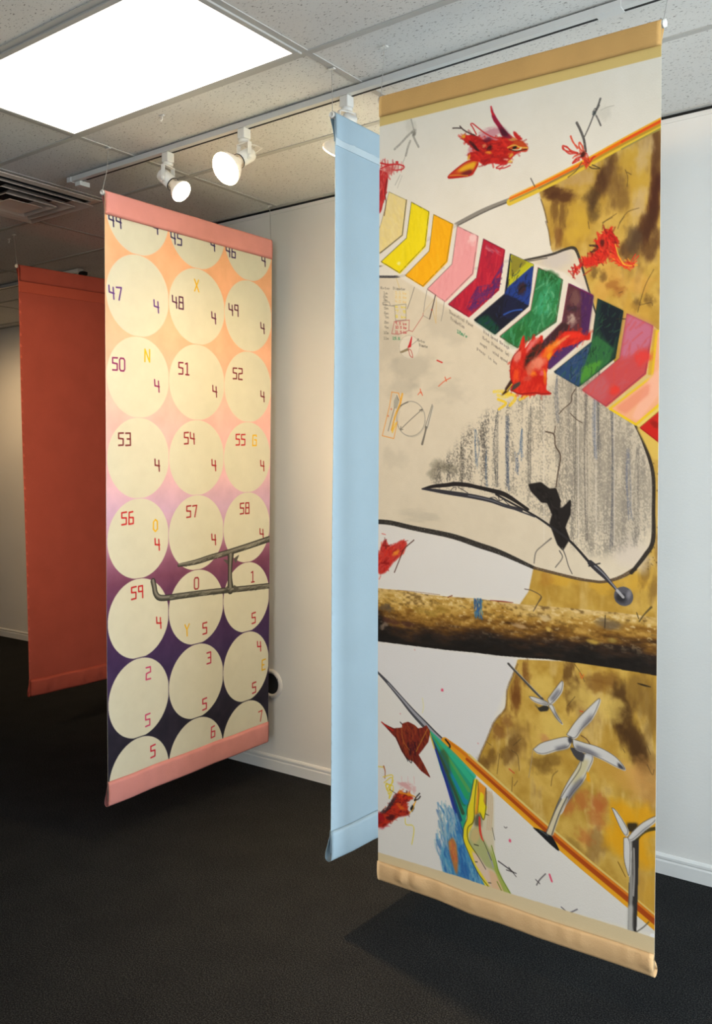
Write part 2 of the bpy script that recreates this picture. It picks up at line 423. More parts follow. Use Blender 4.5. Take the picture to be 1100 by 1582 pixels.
class Art:
    def __init__(s, w, h, nx, ny, quad=None):
        s.w, s.h, s.nx, s.ny = w, h, nx, ny
        s.W, s.HH = nx * 2, ny * 2
        s.kx, s.ky = s.W / w, s.HH / h
        s.k = (s.kx + s.ky) / 2
        s.a = np.zeros((s.HH, s.W, 3), np.float32)
        s.grain = np.random.default_rng(5).random((s.HH, s.W), dtype=np.float32) * .5 + vnoise(s.HH, s.W, 2.6, 2.6, 77) * .5
        if quad is not None:
            dst = [(0, 0), (w, 0), (w, h), (0, h)]
            A = []; B = []
            for (x, y), (u, v) in zip(quad, dst):
                A.append([x, y, 1, 0, 0, 0, -u * x, -u * y]); B.append(u)
                A.append([0, 0, 0, x, y, 1, -v * x, -v * y]); B.append(v)
            s.Hm = np.append(np.linalg.solve(np.array(A, float), np.array(B, float)), 1).reshape(3, 3)
    def P(s, pts, crop=None):
        """points measured in the picture (or in an enlarged detail of it) -> raster pixels on the cloth"""
        p = np.asarray(pts, float)
        if crop is not None:
            x0, y0, k = CR[crop]; p = p / k + (x0, y0)
        q = np.hstack([p, np.ones((len(p), 1))]) @ s.Hm.T
        return q[:, :2] / q[:, 2:] * (s.kx, s.ky)
    def Mt(s, pts):  # metres on the cloth -> raster
        return np.asarray(pts, float) * (s.kx, s.ky)
    def comp(s, x0, y0, cov, col):
        h, w = cov.shape
        v = s.a[y0:y0 + h, x0:x0 + w]
        c = col if isinstance(col, np.ndarray) else hx(col)
        if c.ndim == 3 and c.shape[:2] != (h, w): c = c[y0:y0 + h, x0:x0 + w]
        v += (c - v) * cov[..., None]
    def box(s, lo, hi):
        x0, y0 = np.maximum(np.floor(lo).astype(int), 0); x1, y1 = np.ceil(hi).astype(int) + 1
        return x0, y0, min(x1, s.W), min(y1, s.HH)
    def pmask(s, p, x0, y0, x1, y1):
        yy = np.arange(y0, y1)[:, None] + .5; xx = np.arange(x0, x1)[None, :] + .5
        ins = np.zeros((y1 - y0, x1 - x0), bool)
        for (ax, ay), (bx, by) in zip(p, np.roll(p, -1, 0)):
            if ay == by: continue
            c = (ay > yy) != (by > yy)
            xi = ax + (yy - ay) * (bx - ax) / (by - ay)
            ins ^= c & (xx < xi)
        return ins.astype(np.float32)
    def blur(s, m, r):
        r = int(round(r))
        if r < 1: return m
        for _ in range(2):
            for ax in (0, 1):
                c = np.cumsum(np.pad(m, [(r + 1, r) if i == ax else (0, 0) for i in (0, 1)], mode='edge'), axis=ax, dtype=np.float64)
                n = m.shape[ax]
                hi = np.take(c, np.arange(n) + 2 * r, ax)
                lo = np.take(c, np.maximum(np.arange(n) - 1, 0), ax)
                m = ((hi - lo) / (2 * r)).astype(np.float32)
        return np.clip(m, 0, 1)
    def fill(s, p, col, alpha=1., soft=0., rough=0., smooth=False):
        """p raster polygon; soft edge in raster px; rough: ragged, broken cover 0..1"""
        p = np.asarray(p, float)
        if smooth: p = catmull(np.vstack([p, p[:1]]), 6)[:-1]
        pad = soft * 2 + 2
        x0, y0, x1, y1 = s.box(p.min(0) - pad, p.max(0) + pad)
        if x1 <= x0 or y1 <= y0: return
        m = s.pmask(p, x0, y0, x1, y1)
        if soft: m = s.blur(m, soft)
        if rough:
            g = s.grain[y0:y1, x0:x1] * .5 + fbm(y1 - y0, x1 - x0, 14, 14, int(p[0, 0] * 7 + p[0, 1]) % 9999, 3) * .5
            m = m * sstep(m * 1.2 - g * rough, 0, .35)
        s.comp(x0, y0, m * alpha, col)
    def blob(s, c, rx, ry, ang, col, alpha=1., ragged=.6, seed=1):
        cx_, cy_ = c; R = max(rx, ry) * 1.5
        x0, y0, x1, y1 = s.box((cx_ - R, cy_ - R), (cx_ + R, cy_ + R))
        if x1 <= x0 or y1 <= y0: return
        yy, xx = np.mgrid[y0:y1, x0:x1].astype(np.float32)
        ca, sa = math.cos(ang), math.sin(ang)
        u = ((xx - cx_) * ca + (yy - cy_) * sa) / rx; v = (-(xx - cx_) * sa + (yy - cy_) * ca) / ry
        d = np.sqrt(u * u + v * v)
        n = fbm(y1 - y0, x1 - x0, max(ry * .7, 4), max(rx * .7, 4), seed, 4)
        m = sstep(1.25 - d + (n - .5) * 1.6 * ragged, 0, .9)
        s.comp(x0, y0, m * alpha, col)
    def stroke(s, p, w, col, alpha=1., smooth=True, grain=0., soft=1.0):
        """w in raster px: number or one value per point (full width)"""
        p = np.asarray(p, float)
        w = np.full(len(p), w, float) if np.isscalar(w) else np.asarray(w, float)
        if smooth and len(p) > 2:
            pw = catmull(np.hstack([p, w[:, None]]), 6); p, w = pw[:, :2], np.maximum(pw[:, 2], .3)
        pad = w.max() / 2 + 2
        x0, y0, x1, y1 = s.box(p.min(0) - pad, p.max(0) + pad)
        if x1 <= x0 or y1 <= y0: return
        cov = np.zeros((y1 - y0, x1 - x0), np.float32)
        for i in range(len(p) - 1):
            a, b_ = p[i], p[i + 1]; wm = max(w[i], w[i + 1]) / 2 + 2
            X0, Y0, X1, Y1 = s.box(np.minimum(a, b_) - wm, np.maximum(a, b_) + wm)
            X0, Y0, X1, Y1 = max(X0, x0), max(Y0, y0), min(X1, x1), min(Y1, y1)
            if X1 <= X0 or Y1 <= Y0: continue
            yy, xx = np.mgrid[Y0:Y1, X0:X1].astype(np.float32) + .5
            d = b_ - a; L2 = d @ d + 1e-9
            t = np.clip(((xx - a[0]) * d[0] + (yy - a[1]) * d[1]) / L2, 0, 1)
            dist = np.hypot(xx - a[0] - t * d[0], yy - a[1] - t * d[1])
            r = (w[i] + (w[i + 1] - w[i]) * t) / 2
            c = np.clip((r - dist) / soft + .5, 0, 1) * np.minimum(1, r * 2)
            v = cov[Y0 - y0:Y1 - y0, X0 - x0:X1 - x0]; np.maximum(v, c, out=v)
        if grain: cov *= sstep(s.grain[y0:y1, x0:x1], grain - .25, grain + .15) * .9 + .1
        s.comp(x0, y0, cov * alpha, col)
    def hatch(s, poly, ang, n, ln, w, cols, alpha=.7, jit=.35, seed=0, grain=.3, clip=True):
        """many short loose strokes that stay about inside a polygon"""
        r = random.Random(seed); p = np.asarray(poly, float)
        lo, hi = p.min(0), p.max(0)
        x0, y0, x1, y1 = s.box(lo, hi)
        if x1 <= x0 or y1 <= y0: return
        m = s.pmask(p, x0, y0, x1, y1); k = 0; tries = 0
        bx = s.box(lo - ln, hi + ln); keep = s.a[bx[1]:bx[3], bx[0]:bx[2]].copy()
        while k < n and tries < n * 30:
            tries += 1
            x, y = r.uniform(lo[0], hi[0]), r.uniform(lo[1], hi[1])
            iy, ix = int(y - y0), int(x - x0)
            if not (0 <= iy < m.shape[0] and 0 <= ix < m.shape[1]) or m[iy, ix] < .5: continue
            a = ang + r.gauss(0, jit); l = ln * r.uniform(.4, 1.1)
            dx, dy = math.cos(a) * l / 2, math.sin(a) * l / 2
            bend = r.uniform(-.25, .25)
            s.stroke([(x - dx, y - dy), (x - dy * bend, y + dx * bend), (x + dx, y + dy)], w * r.uniform(.6, 1.4), r.choice(cols), alpha * r.uniform(.6, 1), True, grain)
            k += 1
        if clip:
            cm = s.blur(s.pmask(p, *bx), 2)[..., None]
            v = s.a[bx[1]:bx[3], bx[0]:bx[2]]; v[:] = keep + (v - keep) * cm
    def loops(s, pts, w, col, alpha=1., wob=6, seed=0, rep=2):
        r = random.Random(seed)
        for _ in range(rep):
            s.stroke([(x + r.gauss(0, wob), y + r.gauss(0, wob)) for x, y in pts], w, col, alpha, True, .25)
    def vertex_colors(s):
        a = s.a.reshape(s.ny, 2, s.nx, 2, 3).mean((1, 3))
        return s2l(np.clip(a, 0, 1)).astype(np.float32)

# details of the picture at which points were measured: left, top, enlargement
CR = {1: (570, 20, 2.340), 2: (570, 280, 4.583), 3: (790, 280, 4.4), 4: (570, 540, 4.583), 5: (790, 540, 4.4), 6: (570, 760, 2.340),
      7: (570, 1000, 3.954), 8: (790, 1000, 3.044), 'a': (680, 150, 6.875), 'b': (760, 480, 6.471), 'c': (580, 895, 4.783),
      'd': (800, 895, 4.889), 'e': (830, 160, 5.5), 'f': (830, 330, 5.5), 'g': (580, 160, 6.875), 'h': (580, 425, 5.0),
      'i': (580, 1180, 7.333), 'j': (730, 1020, 3.793), 'k': (680, 1120, 5.65), 'l': (640, 600, 5.0), 'n': (155, 770, 4.074)}

# stroke letters in a unit box (x right, y down)
GL_ = {
 '0': [[(.2, 0), (.8, 0), (1, .15), (1, .85), (.8, 1), (.2, 1), (0, .85), (0, .15), (.2, 0)]],
 '1': [[(.15, .08), (.55, 0), (.55, 1)], [(.2, 1), (.95, 1)]],
 '2': [[(.05, 0), (.95, 0), (1, .42), (.1, .5), (.03, 1), (1, 1)]],
 '3': [[(.05, .02), (.95, 0), (1, .98), (.05, 1)], [(.35, .48), (.98, .48)]],
 '4': [[(0, 0), (.06, .5), (1, .56)], [(.82, .1), (.95, 1)]],
 '5': [[(1, 0), (.05, .03), (.05, .44), (.95, .47), (.95, .97), (.05, 1)]],
 '6': [[(.85, 0), (.12, .04), (.05, 1), (.95, .97), (.95, .48), (.08, .46)]],
 '7': [[(.02, .04), (1, 0), (.55, 1)]],
 '8': [[(.1, 0), (.9, 0), (.95, .46), (.1, .46), (.1, 0)], [(.1, .46), (.02, 1), (1, 1), (.95, .46)]],
 '9': [[(.95, .47), (.1, .45), (.08, .02), (.9, 0), (.95, 1)]],
 'X': [[(0, 0), (1, 1)], [(.95, 0), (.02, 1)]],
 'N': [[(0, 1), (.03, 0), (.97, 1), (1, 0)]],
 'G': [[(1, .12), (.95, 0), (.05, .03), (0, 1), (1, .97), (1, .45), (.5, .45)]],
 'O': [[(.5, 0), (.9, .15), (.95, .8), (.5, 1), (.08, .8), (.08, .2), (.5, 0)]],
 'Y': [[(0, 0), (.45, .45), (1, 0)], [(.45, .45), (.5, 1)]],
 'E': [[(1, 0), (.05, .03), (.05, 1), (.95, .97)], [(.05, .5), (.6, .5)]],
 'a': [[(.9, .45), (.3, .42), (.1, .8), (.4, 1), (.85, .75), (.9, .45), (1, 1)]], 'c': [[(.9, .5), (.4, .42), (.1, .75), (.4, 1), (.9, .9)]],
 'd': [[(.9, 0), (.9, 1)], [(.9, .6), (.4, .45), (.1, .8), (.5, 1), (.9, .85)]], 'e': [[(.1, .7), (.9, .65), (.6, .42), (.15, .6), (.3, 1), (.9, .95)]],
 'h': [[(.1, 0), (.1, 1)], [(.1, .6), (.6, .42), (.9, .6), (.9, 1)]], 'i': [[(.5, .42), (.5, 1)], [(.5, .2), (.55, .24)]],
 'l': [[(.5, 0), (.5, 1)]], 'm': [[(0, 1), (.05, .45)], [(.05, .6), (.3, .42), (.5, .6), (.5, 1)], [(.5, .6), (.8, .42), (1, .6), (1, 1)]],
 'n': [[(.1, .45), (.1, 1)], [(.1, .6), (.6, .42), (.9, .6), (.9, 1)]], 'o': [[(.5, .42), (.1, .7), (.5, 1), (.9, .7), (.5, .42)]],
 'p': [[(.1, .45), (.1, 1.35)], [(.1, .5), (.7, .42), (.9, .75), (.5, 1), (.1, .9)]], 'r': [[(.1, .45), (.1, 1)], [(.1, .65), (.7, .42)]],
 's': [[(.9, .48), (.3, .45), (.2, .65), (.8, .78), (.7, 1), (.1, .96)]], 't': [[(.5, .1), (.5, .95), (.9, 1)], [(.2, .42), (.9, .42)]],
 'u': [[(.1, .45), (.15, .95), (.8, .9), (.9, .45), (.95, 1)]], 'w': [[(0, .45), (.25, 1), (.5, .55), (.75, 1), (1, .45)]],
 'g': [[(.9, .45), (.2, .5), (.3, .95), (.9, .8), (.85, 1.3), (.2, 1.3)]], 'v': [[(0, .45), (.5, 1), (1, .45)]],
 'k': [[(.1, 0), (.1, 1)], [(.9, .42), (.1, .75), (.9, 1)]], '/': [[(.9, 0), (.1, 1.1)]],
 'R': [[(0, 1), (0, 0), (.8, .05), (.8, .45), (0, .5), (1, 1)]], 'D': [[(0, 0), (0, 1), (.7, .95), (.95, .5), (.7, .05), (0, 0)]],
 'T': [[(0, 0), (1, 0)], [(.5, 0), (.5, 1)]], 'P': [[(0, 1), (0, 0), (.8, .05), (.8, .5), (0, .55)]], 'W': [[(0, 0), (.25, 1), (.5, .4), (.75, 1), (1, 0)]],
 'S': [[(.95, .05), (.2, 0), (.1, .4), (.9, .55), (.85, 1), (0, .95)]], '(': [[(.7, 0), (.3, .5), (.7, 1.1)]], ')': [[(.3, 0), (.7, .5), (.3, 1.1)]],
 '.': [[(.45, .95), (.5, 1)]], ' ': [],
}
def write(A, text, org, ex, ey, w, col, alpha=1., adv=1.35, smooth=False, wob=0., grain=0., seed=0):
    """org raster top-left; ex, ey raster vectors of one letter's width and height"""
    org, ex, ey = (np.asarray(v, float) for v in (org, ex, ey)); r = random.Random(seed)
    for i, ch in enumerate(text):
        for st in GL_.get(ch, []):
            pts = [org + ex * (adv * i + x + r.gauss(0, wob)) + ey * (y + r.gauss(0, wob)) for x, y in st]
            A.stroke(pts, w, col, alpha, smooth, grain)

# ------------------------------------------------------------------ banners
def bil(c, s, v):
    tl, tr, br, bl = (np.asarray(p, float) for p in c)
    s = np.asarray(s)[..., None]; v = np.asarray(v)[..., None]
    return (tl * (1 - s) + tr * s) * (1 - v) + (bl * (1 - s) + br * s) * v

def cloth(name, corners, nrm, v0, v1, nx, ny, colors, wave, mfront, mback, root, thick=.002, s0=0., s1=1.):
    """fine painted face, plain back and closed edges in one mesh; wave(s, v) is the billow along nrm"""
    nrm = np.asarray(nrm, float)
    s = np.linspace(s0, s1, nx); v = np.linspace(v0, v1, ny)
    a_, c_ = int(ny * .006) + 1, int(ny * .009) + 1               # the cloth stops just inside the rod sleeves
    v = v[a_:-c_]; ny = len(v)
    if colors is not None: colors = colors[a_:-c_]
    S, V = np.meshgrid(s, v)
    F = bil(corners, S, V) + wave(S, V)[..., None] * nrm
    kx, ky = 14, 40
    si = np.unique(np.linspace(0, nx - 1, kx).round().astype(int)); vi = np.unique(np.linspace(0, ny - 1, ky).round().astype(int))
    B = F[np.ix_(vi, si)] - nrm * thick
    nb = nx * ny
    verts = np.vstack([F.reshape(-1, 3), B.reshape(-1, 3)]) - np.array(root.location)
    idx = np.arange(nb).reshape(ny, nx)
    q = np.stack([idx[:-1, :-1], idx[1:, :-1], idx[1:, 1:], idx[:-1, 1:]], -1).reshape(-1, 4)
    bi = nb + np.arange(len(vi) * len(si)).reshape(len(vi), len(si))
    qb = np.stack([bi[:-1, :-1], bi[:-1, 1:], bi[1:, 1:], bi[1:, :-1]], -1).reshape(-1, 4)
    e = []
    for j in range(len(vi) - 1):
        e.append((idx[vi[j], 0], bi[j, 0], bi[j + 1, 0], idx[vi[j + 1], 0]))
        e.append((idx[vi[j], -1], idx[vi[j + 1], -1], bi[j + 1, -1], bi[j, -1]))
    for j in range(len(si) - 1):
        e.append((idx[0, si[j]], idx[0, si[j + 1]], bi[0, j + 1], bi[0, j]))
        e.append((idx[-1, si[j]], bi[-1, j], bi[-1, j + 1], idx[-1, si[j + 1]]))
    quads = np.vstack([q, qb, np.array(e)]).astype(np.int32)
    # which way round is the front?
    a, b_, c = verts[quads[0, 0]], verts[quads[0, 1]], verts[quads[0, 2]]
    if np.dot(np.cross(b_ - a, c - a), nrm) < 0: quads = quads[:, ::-1].copy()
    me = bpy.data.meshes.new(name)
    me.vertices.add(len(verts)); me.vertices.foreach_set('co', verts.astype(np.float32).ravel())
    me.loops.add(quads.size); me.loops.foreach_set('vertex_index', quads.ravel())
    me.polygons.add(len(quads)); me.polygons.foreach_set('loop_start', np.arange(0, quads.size, 4, dtype=np.int32))
    me.materials.append(mfront); me.materials.append(mback)
    mi = np.ones(len(quads), np.int32); mi[:len(q)] = 0
    me.polygons.foreach_set('material_index', mi)
    me.polygons.foreach_set('use_smooth', np.ones(len(quads), bool))
    me.update(calc_edges=True)
    if colors is not None:
        ca = me.color_attributes.new('paint', 'FLOAT_COLOR', 'POINT')
        rgba = np.ones((len(verts), 4), np.float32); rgba[:nb, :3] = colors.reshape(-1, 3); rgba[nb:, :3] = .5
        ca.data.foreach_set('color', rgba.ravel())
    me.validate()
    o = bpy.data.objects.new(name, me); COL.objects.link(o); o.parent = root
    return o

def sleeve(name, corners, nrm, top, depth, R, m, root, wave, wr=.0015, seed=0, n=70, s0=0., s1=1., flat=.0):
    """tear-shaped cloth tube round a rod along the banner's top or bottom edge"""
    nrm = Vector(nrm); rg = np.random.default_rng(seed)
    sg = -1 if top else 1                                      # from the rod towards the seam
    prof = []
    F = .0038                                                  # the front stays flush, the rod bulges out behind
    for a in np.linspace(0, PI, 15): prof.append((F - R + R * math.cos(a), R * math.sin(a)))
    outer = [(F, -depth), (F + .001, -depth * .8), (F + .0015, -depth * .42), (F + .001, -depth * .16)] + prof + [(F - 2 * R * .95, -depth * .16), (F - 2 * R * .68, -depth * .42), (-.0055, -depth * .8), (-.0045, -depth)]
    inner = [(x + (-.0011 if q < len(outer) / 2 else .0011), y * .97) for q, (x, y) in enumerate(outer)][::-1]
    ring = outer + inner; k = len(ring)
    wv = np.interp(np.linspace(0, 1, n), np.linspace(0, 1, 27), rg.normal(0, 1, 27)) * wr
    wz = np.interp(np.linspace(0, 1, n), np.linspace(0, 1, 9), rg.normal(0, 1, 9)) * wr
    mb = MB(); vs = []
    hgt = (Vector(corners[0]) - Vector(corners[3])).length
    for i in range(n):
        s = s0 + (s1 - s0) * i / (n - 1)
        P = Vector(bil(corners, s, 0. if top else 1.))
        dn = (Vector(bil(corners, s, 1.)) - Vector(bil(corners, s, 0.))).normalized()
        off = float(wave(np.array(s), np.array(0. if top else 1.)))
        for j, (a, z) in enumerate(ring):
            zz = (z - R) * (-1 if top else 1)   # distance below (top) or above the edge, measured down the cloth
            w = wv[i] * math.sin(PI * min(1, max(0, -z / depth))) if j < k // 2 + 2 else 0
            vs.append(P + dn * (zz if top else zz) + nrm * (a + off + abs(w)) + dn * (wz[i] * .5))
    fs = []
    for i in range(n - 1):
        for j in range(k):
            fs.append((i * k + j, i * k + (j + 1) % k, (i + 1) * k + (j + 1) % k, (i + 1) * k + j))
    h = k // 2
    for base in (0, (n - 1) * k):
        for j in range(h - 1): fs.append((base + j, base + j + 1, base + k - 2 - j, base + k - 1 - j))
    mb.add(vs, fs, True)
    return mb.build(name, m, root)

def rod(corners, nrm, root, R=.0098, over=.009, drop=.0105, s0=0., s1=1., wave=None):
    P0 = Vector(bil(corners, s0, 0.)); P1 = Vector(bil(corners, s1, 0.)); d = (P1 - P0).normalized()
    dn = Vector((0, 0, -1))
    back = Vector(nrm) * -.0098
    a = P0 - d * over + dn * drop + back; c = P1 + d * over + dn * drop + back
    A = axis_matrix(a, d); L = (c - a).length
    mb = MB(); mb.lathe([(R, 0), (R, L), (R * .72, L), (R * .72, 0)], A, 24, close=True)
    mb.build('hanging_rod', M['pvc'], root)
    return a + d * .006, c - d * .006

def wire(a, hook, root, slack=(0, 0, 0)):
    a, hook = Vector(a), Vector(hook)
    mid = (a + hook) / 2 + Vector(slack)
    mb = MB(); mb.tube([a + Vector((0, 0, -.012)), a + Vector((.0, 0, .0125)), mid, hook + Vector((0, 0, -.012)), hook], .0011, 6)
    mb.lathe([(.0112 + .0012 * math.cos(t), .0012 * math.sin(t)) for t in np.linspace(0, 2 * PI, 7)[:-1]], axis_matrix(a + Vector((0, 0, 0)), Vector((bdir[0], bdir[1], 0))), 14, close=True)
    w = mb.build('hanging_wire', M['wire'], root)
    mb = MB(); mb.box((hook.x - .012, hook.y - .006, H - .010), (hook.x + .012, hook.y + .006, H - .0062)); mb.build('ceiling_clip', M['white'], w, .001)
    return w

# ================================================================== banner 1: large painted one
BIG = [(-1.6817, 2.35, 2.7444), (-.8003, 2.35, 2.7219), (-.782, 2.35, .2237), (-1.6832, 2.35, .2341)]
QUAD_BIG = [(587, 148), (1022, 28), (1010.5, 1512), (584, 1363)]
def paint_big():
    A = Art(.882, 2.505, 500, 1420, QUAD_BIG)
    P = A.P; U = .0019 * A.k    # one picture pixel in raster px
    Hh, Ww = A.HH, A.W
    big_n = fbm(Hh, Ww, 150, 110, 3, 5); fine_n = fbm(Hh, Ww, 26, 26, 9, 3); streak_n = fbm(Hh, Ww, 120, 30, 21, 4)
    g3 = lambda f: np.repeat(f[..., None], 3, 2)
    lerp = lambda a, c, t: hx(a) + (hx(c) - hx(a)) * t[..., None]
    # paper
    A.a[:] = lerp('e2dccd', 'e9e4d8', big_n) + (fine_n[..., None] - .5) * .012
    A.fill(P([(583, 800), (700, 825), (775, 845), (826, 870), (826, 920), (583, 905)]), 'dddbd9', .75, 10)
    A.fill(P([(583, 985), (800, 1010), (780, 1060), (735, 1180), (690, 1140), (583, 1030)]), 'd9d8da', .8, 10)
    A.fill(P([(583, 1035), (690, 1150), (1015, 1440), (583, 1330)]), 'dcd9d4', .8, 6)
    # ---- ochre rock, upper and lower
    def ochre(poly, seed, soft=1.5):
        p = P(poly)
        x0, y0, x1, y1 = A.box(p.min(0) - 6, p.max(0) + 6)
        m = A.blur(A.pmask(p, x0, y0, x1, y1), soft)
        n1 = fbm(Hh, Ww, 130, 95, seed, 4)[y0:y1, x0:x1]; n2 = fbm(Hh, Ww, 170, 48, seed + 5, 4)[y0:y1, x0:x1]; n3 = fine_n[y0:y1, x0:x1]
        c = lerp('b8913a', 'cda84f', sstep(n1, .35, .65))
        c = c + (hx('d8ba78') - c) * (sstep(n2, .5, .72) * .7)[..., None]
        c = c + (hx('7a5524') - c) * (sstep(n1 * .5 + n2 * .5, .55, .7) * .55)[..., None]
        c = c + (n3[..., None] - .5) * .10
        A.comp(x0, y0, m, c.astype(np.float32))
    ochre([(833, 292), (1026, 184), (1026, 965), (798, 935), (806, 922), (817, 906), (824, 872), (860, 800), (862, 400), (851, 378), (847, 352), (844, 335), (838, 311)], 41)
    bl = lambda pts, crop, rx, ry, ang, col, al, rg=.8: [A.blob(q, rx * U, ry * U, ang, col, al, rg, i + int(rx * 13)) for i, q in enumerate(P(pts, crop))]
    bl([(590, 560), (520, 680)], 'e', 13, 30, .35, '4a2c1a', .75); bl([(640, 640), (720, 700)], 'e', 14, 34, .1, '6b4a26', .6)
    bl([(130, 720), (215, 780)], 'e', 20, 12, .2, '4f2c18', .85); bl([(150, 880), (215, 910)], 'e', 7, 24, 0, '5c3a1c', .6)
    bl([(1010, 640), (1000, 800), (950, 950)], 'e', 10, 36, .1, '4a2416', .85); bl([(1020, 330), (1010, 450)], 'e', 8, 26, 0, '5e3a20', .7)
    bl([(470, 890), (455, 780)], 'e', 12, 15, .3, '4a351e', .6); bl([(760, 480), (840, 640), (330, 900)], 'e', 17, 20, 0, 'c8a038', .7)
    bl([(900, 400), (850, 850)], 'e', 12, 26, .2, 'cdb185', .6); bl([(400, 600), (280, 620)], 'e', 16, 12, 0, 'c3a06a', .6)
    bl([(940, 60), (900, 160), (960, 240), (780, 260)], 'f', 14, 26, .5, '4a2a18', .7); bl([(800, 180)], 'f', 14, 24, 0, '5a4630', .7)
    bl([(370, 60), (300, 150)], 'f', 13, 22, 0, 'd0a83a', .75); bl([(170, 160)], 'f', 8, 22, 0, '6b3f20', .6)
    bl([(700, 560), (620, 480), (560, 620), (880, 560)], 'f', 17, 16, 0, 'd5a04a', .6); bl([(640, 560), (700, 620)], 'f', 11, 9, 0, '9a5c26', .6)
    bl([(480, 460), (555, 490), (950, 700), (830, 740)], 'f', 7, 10, 0, '5a3f20', .6); bl([(600, 820), (760, 770), (900, 830)], 'f', 14, 18, 0, 'c99a3c', .6)
    bl([(700, 300), (850, 320), (960, 300)], 6, 22, 13, 0, 'd3a63a', .8); bl([(640, 300), (880, 285)], 6, 14, 10, .4, 'b07c2a', .55)
    bl([(1000, 270), (1030, 330)], 6, 8, 22, .2, '7a5a28', .6); bl([(1030, 60)], 6, 4, 40, 0, 'c3a050', .7)
    for i in range(60):
        x, y = random.uniform(1000, 1019), random.uniform(690, 880)
        A.stroke(P([(x, y), (x + random.uniform(-.5, .5), y + random.uniform(.5, 1.5))]), U * random.uniform(.7, 1.6), '3c2a14', .7)
    # lower ochre
    ochre([(800, 1012), (793, 1036), (784, 1060), (781, 1088), (764, 1110), (751, 1141), (742, 1162), (739, 1180), (760, 1200), (1013, 1412), (1026, 1424), (1026, 1020)], 63)
    bl([(260, 150), (250, 210), (310, 40)], 'j', 9, 25, 0, '6e4018', .75); bl([(150, 400), (200, 340)], 'j', 14, 12, 0, '7a4a22', .6)
    bl([(250, 470), (200, 540), (110, 560), (60, 590)], 'j', 12, 16, .3, '6b4a1e', .65)
    bl([(560, 60), (600, 140), (580, 190)], 'j', 10, 22, .2, '5a3a16', .75); bl([(720, 110), (780, 90)], 'j', 20, 14, 0, '7d5420', .7)
    bl([(870, 200), (860, 320), (930, 440), (960, 520)], 'j', 17, 34, -.35, '4a3014', .85); bl([(950, 140), (1020, 200), (1050, 330)], 'j', 14, 30, .1, '7a5a26', .6)
    bl([(400, 110), (640, 180), (800, 250), (480, 360)], 'j', 24, 20, 0, 'dcbc60', .75); bl([(430, 450)], 'j', 12, 8, .4, 'c98a5a', .6)
    bl([(380, 580), (420, 610), (470, 570)], 'j', 13, 15, .6, '7a5a22', .65); bl([(640, 800), (740, 820), (560, 840)], 'j', 12, 16, .2, 'b0582a', .55)
    bl([(900, 650), (1000, 640), (1020, 760)], 'j', 26, 20, 0, 'cf9a52', .6); bl([(760, 560), (820, 640)], 'j', 24, 20, 0, 'c79a40', .55)
    bl([(400, 800), (350, 880), (410, 740)], 8, 15, 14, .4, 'b4602c', .55); bl([(300, 930)], 8, 20, 9, .6, '8a6a2a', .6)
    bl([(560, 860), (600, 960), (640, 800), (520, 780), (500, 900)], 8, 22, 26, 0, 'e0a012', .85, .5); bl([(620, 1090), (640, 1180)], 8, 14, 30, 0, 'c99a38', .7)
    # soft dark edges of the rock
    A.stroke(P([(265, 0), (240, 60), (205, 150), (195, 260), (130, 340), (80, 460), (45, 540), (35, 595)], 'j'), 3.4 * U, '6a4a24', .55, True, .35)
    A.stroke(P([(30, 790), (60, 880), (85, 985)], 'e'), 2 * U, '5a4a3c', .7, True, .3); A.stroke(P([(70, 40), (95, 120), (112, 240)], 'f'), 2 * U, '5a4a3c', .6, True, .3)
    # twigs and cracks on the rock
    for pts, c in (([(550, 985), (620, 940), (670, 908)], 'e'), ([(695, 985), (740, 920), (780, 885), (860, 860)], 'e'), ([(745, 540), (765, 600), (760, 680)], 'e'), ([(760, 560), (795, 580)], 'e'),
                   ([(985, 440), (920, 560), (880, 680), (850, 800)], 'f'), ([(870, 740), (960, 720), (975, 745)], 'f'), ([(690, 640), (720, 628)], 'f'), ([(550, 110), (560, 50), (635, 5)], 'f'),
                   ([(680, 100), (700, 50), (735, 0)], 'f'), ([(430, 40), (440, 100)], 'f'), ([(85, 460), (110, 480)], 'j'), ([(230, 510), (265, 540), (275, 630)], 'j'), ([(160, 530), (145, 650)], 'j'),
                   ([(235, 670), (230, 770)], 'j'), ([(265, 690), (245, 720)], 'j'), ([(555, 245), (600, 190)], 'j'), ([(965, 110), (1000, 120), (1040, 130)], 'j'), ([(1020, 590), (1050, 650), (1060, 620)], 'j'),
                   ([(240, 480), (285, 440)], 'j'), ([(460, 720), (470, 660), (500, 630)], 'j'), ([(600, 0), (640, 60), (655, 100)], 'j'), ([(880, 500), (890, 520)], 'j'), ([(1020, 480), (1040, 530)], 'j')):
        A.stroke(P(pts, c), 1.2 * U, '4a3822', .6, True, .25)
    A.stroke(P([(965, 110), (1000, 120), (1040, 130)], 'j'), [1 * U, 2.6 * U, 1 * U], '1e1812', .9)
    A.stroke(P([(215, 620), (245, 645)], 'j'), 1.8 * U, 'c8402a', .8); A.stroke(P([(630, 275), (645, 278)], 'j'), 1.8 * U, 'd0502a', .8)
    A.stroke(P([(630, 50), (640, 80), (650, 60)], 'j'), 2 * U, 'd8702a', .8)
    # ---- the rounded stone form
    PILL = [(580, 424), (640, 421), (700, 410), (760, 404), (810, 395), (885, 377.5), (892, 386), (903, 421), (919, 474), (950, 560), (981, 649), (992, 674), (1007, 720), (1009, 780), (1008, 828), (981, 871), (960, 884), (933, 890), (886, 884), (826, 869), (775, 845), (698, 820), (625, 803), (580, 797)]
    pp = P(PILL); x0, y0, x1, y1 = A.box(pp.min(0), pp.max(0))
    pm = A.blur(A.pmask(pp, x0, y0, x1, y1), 1)
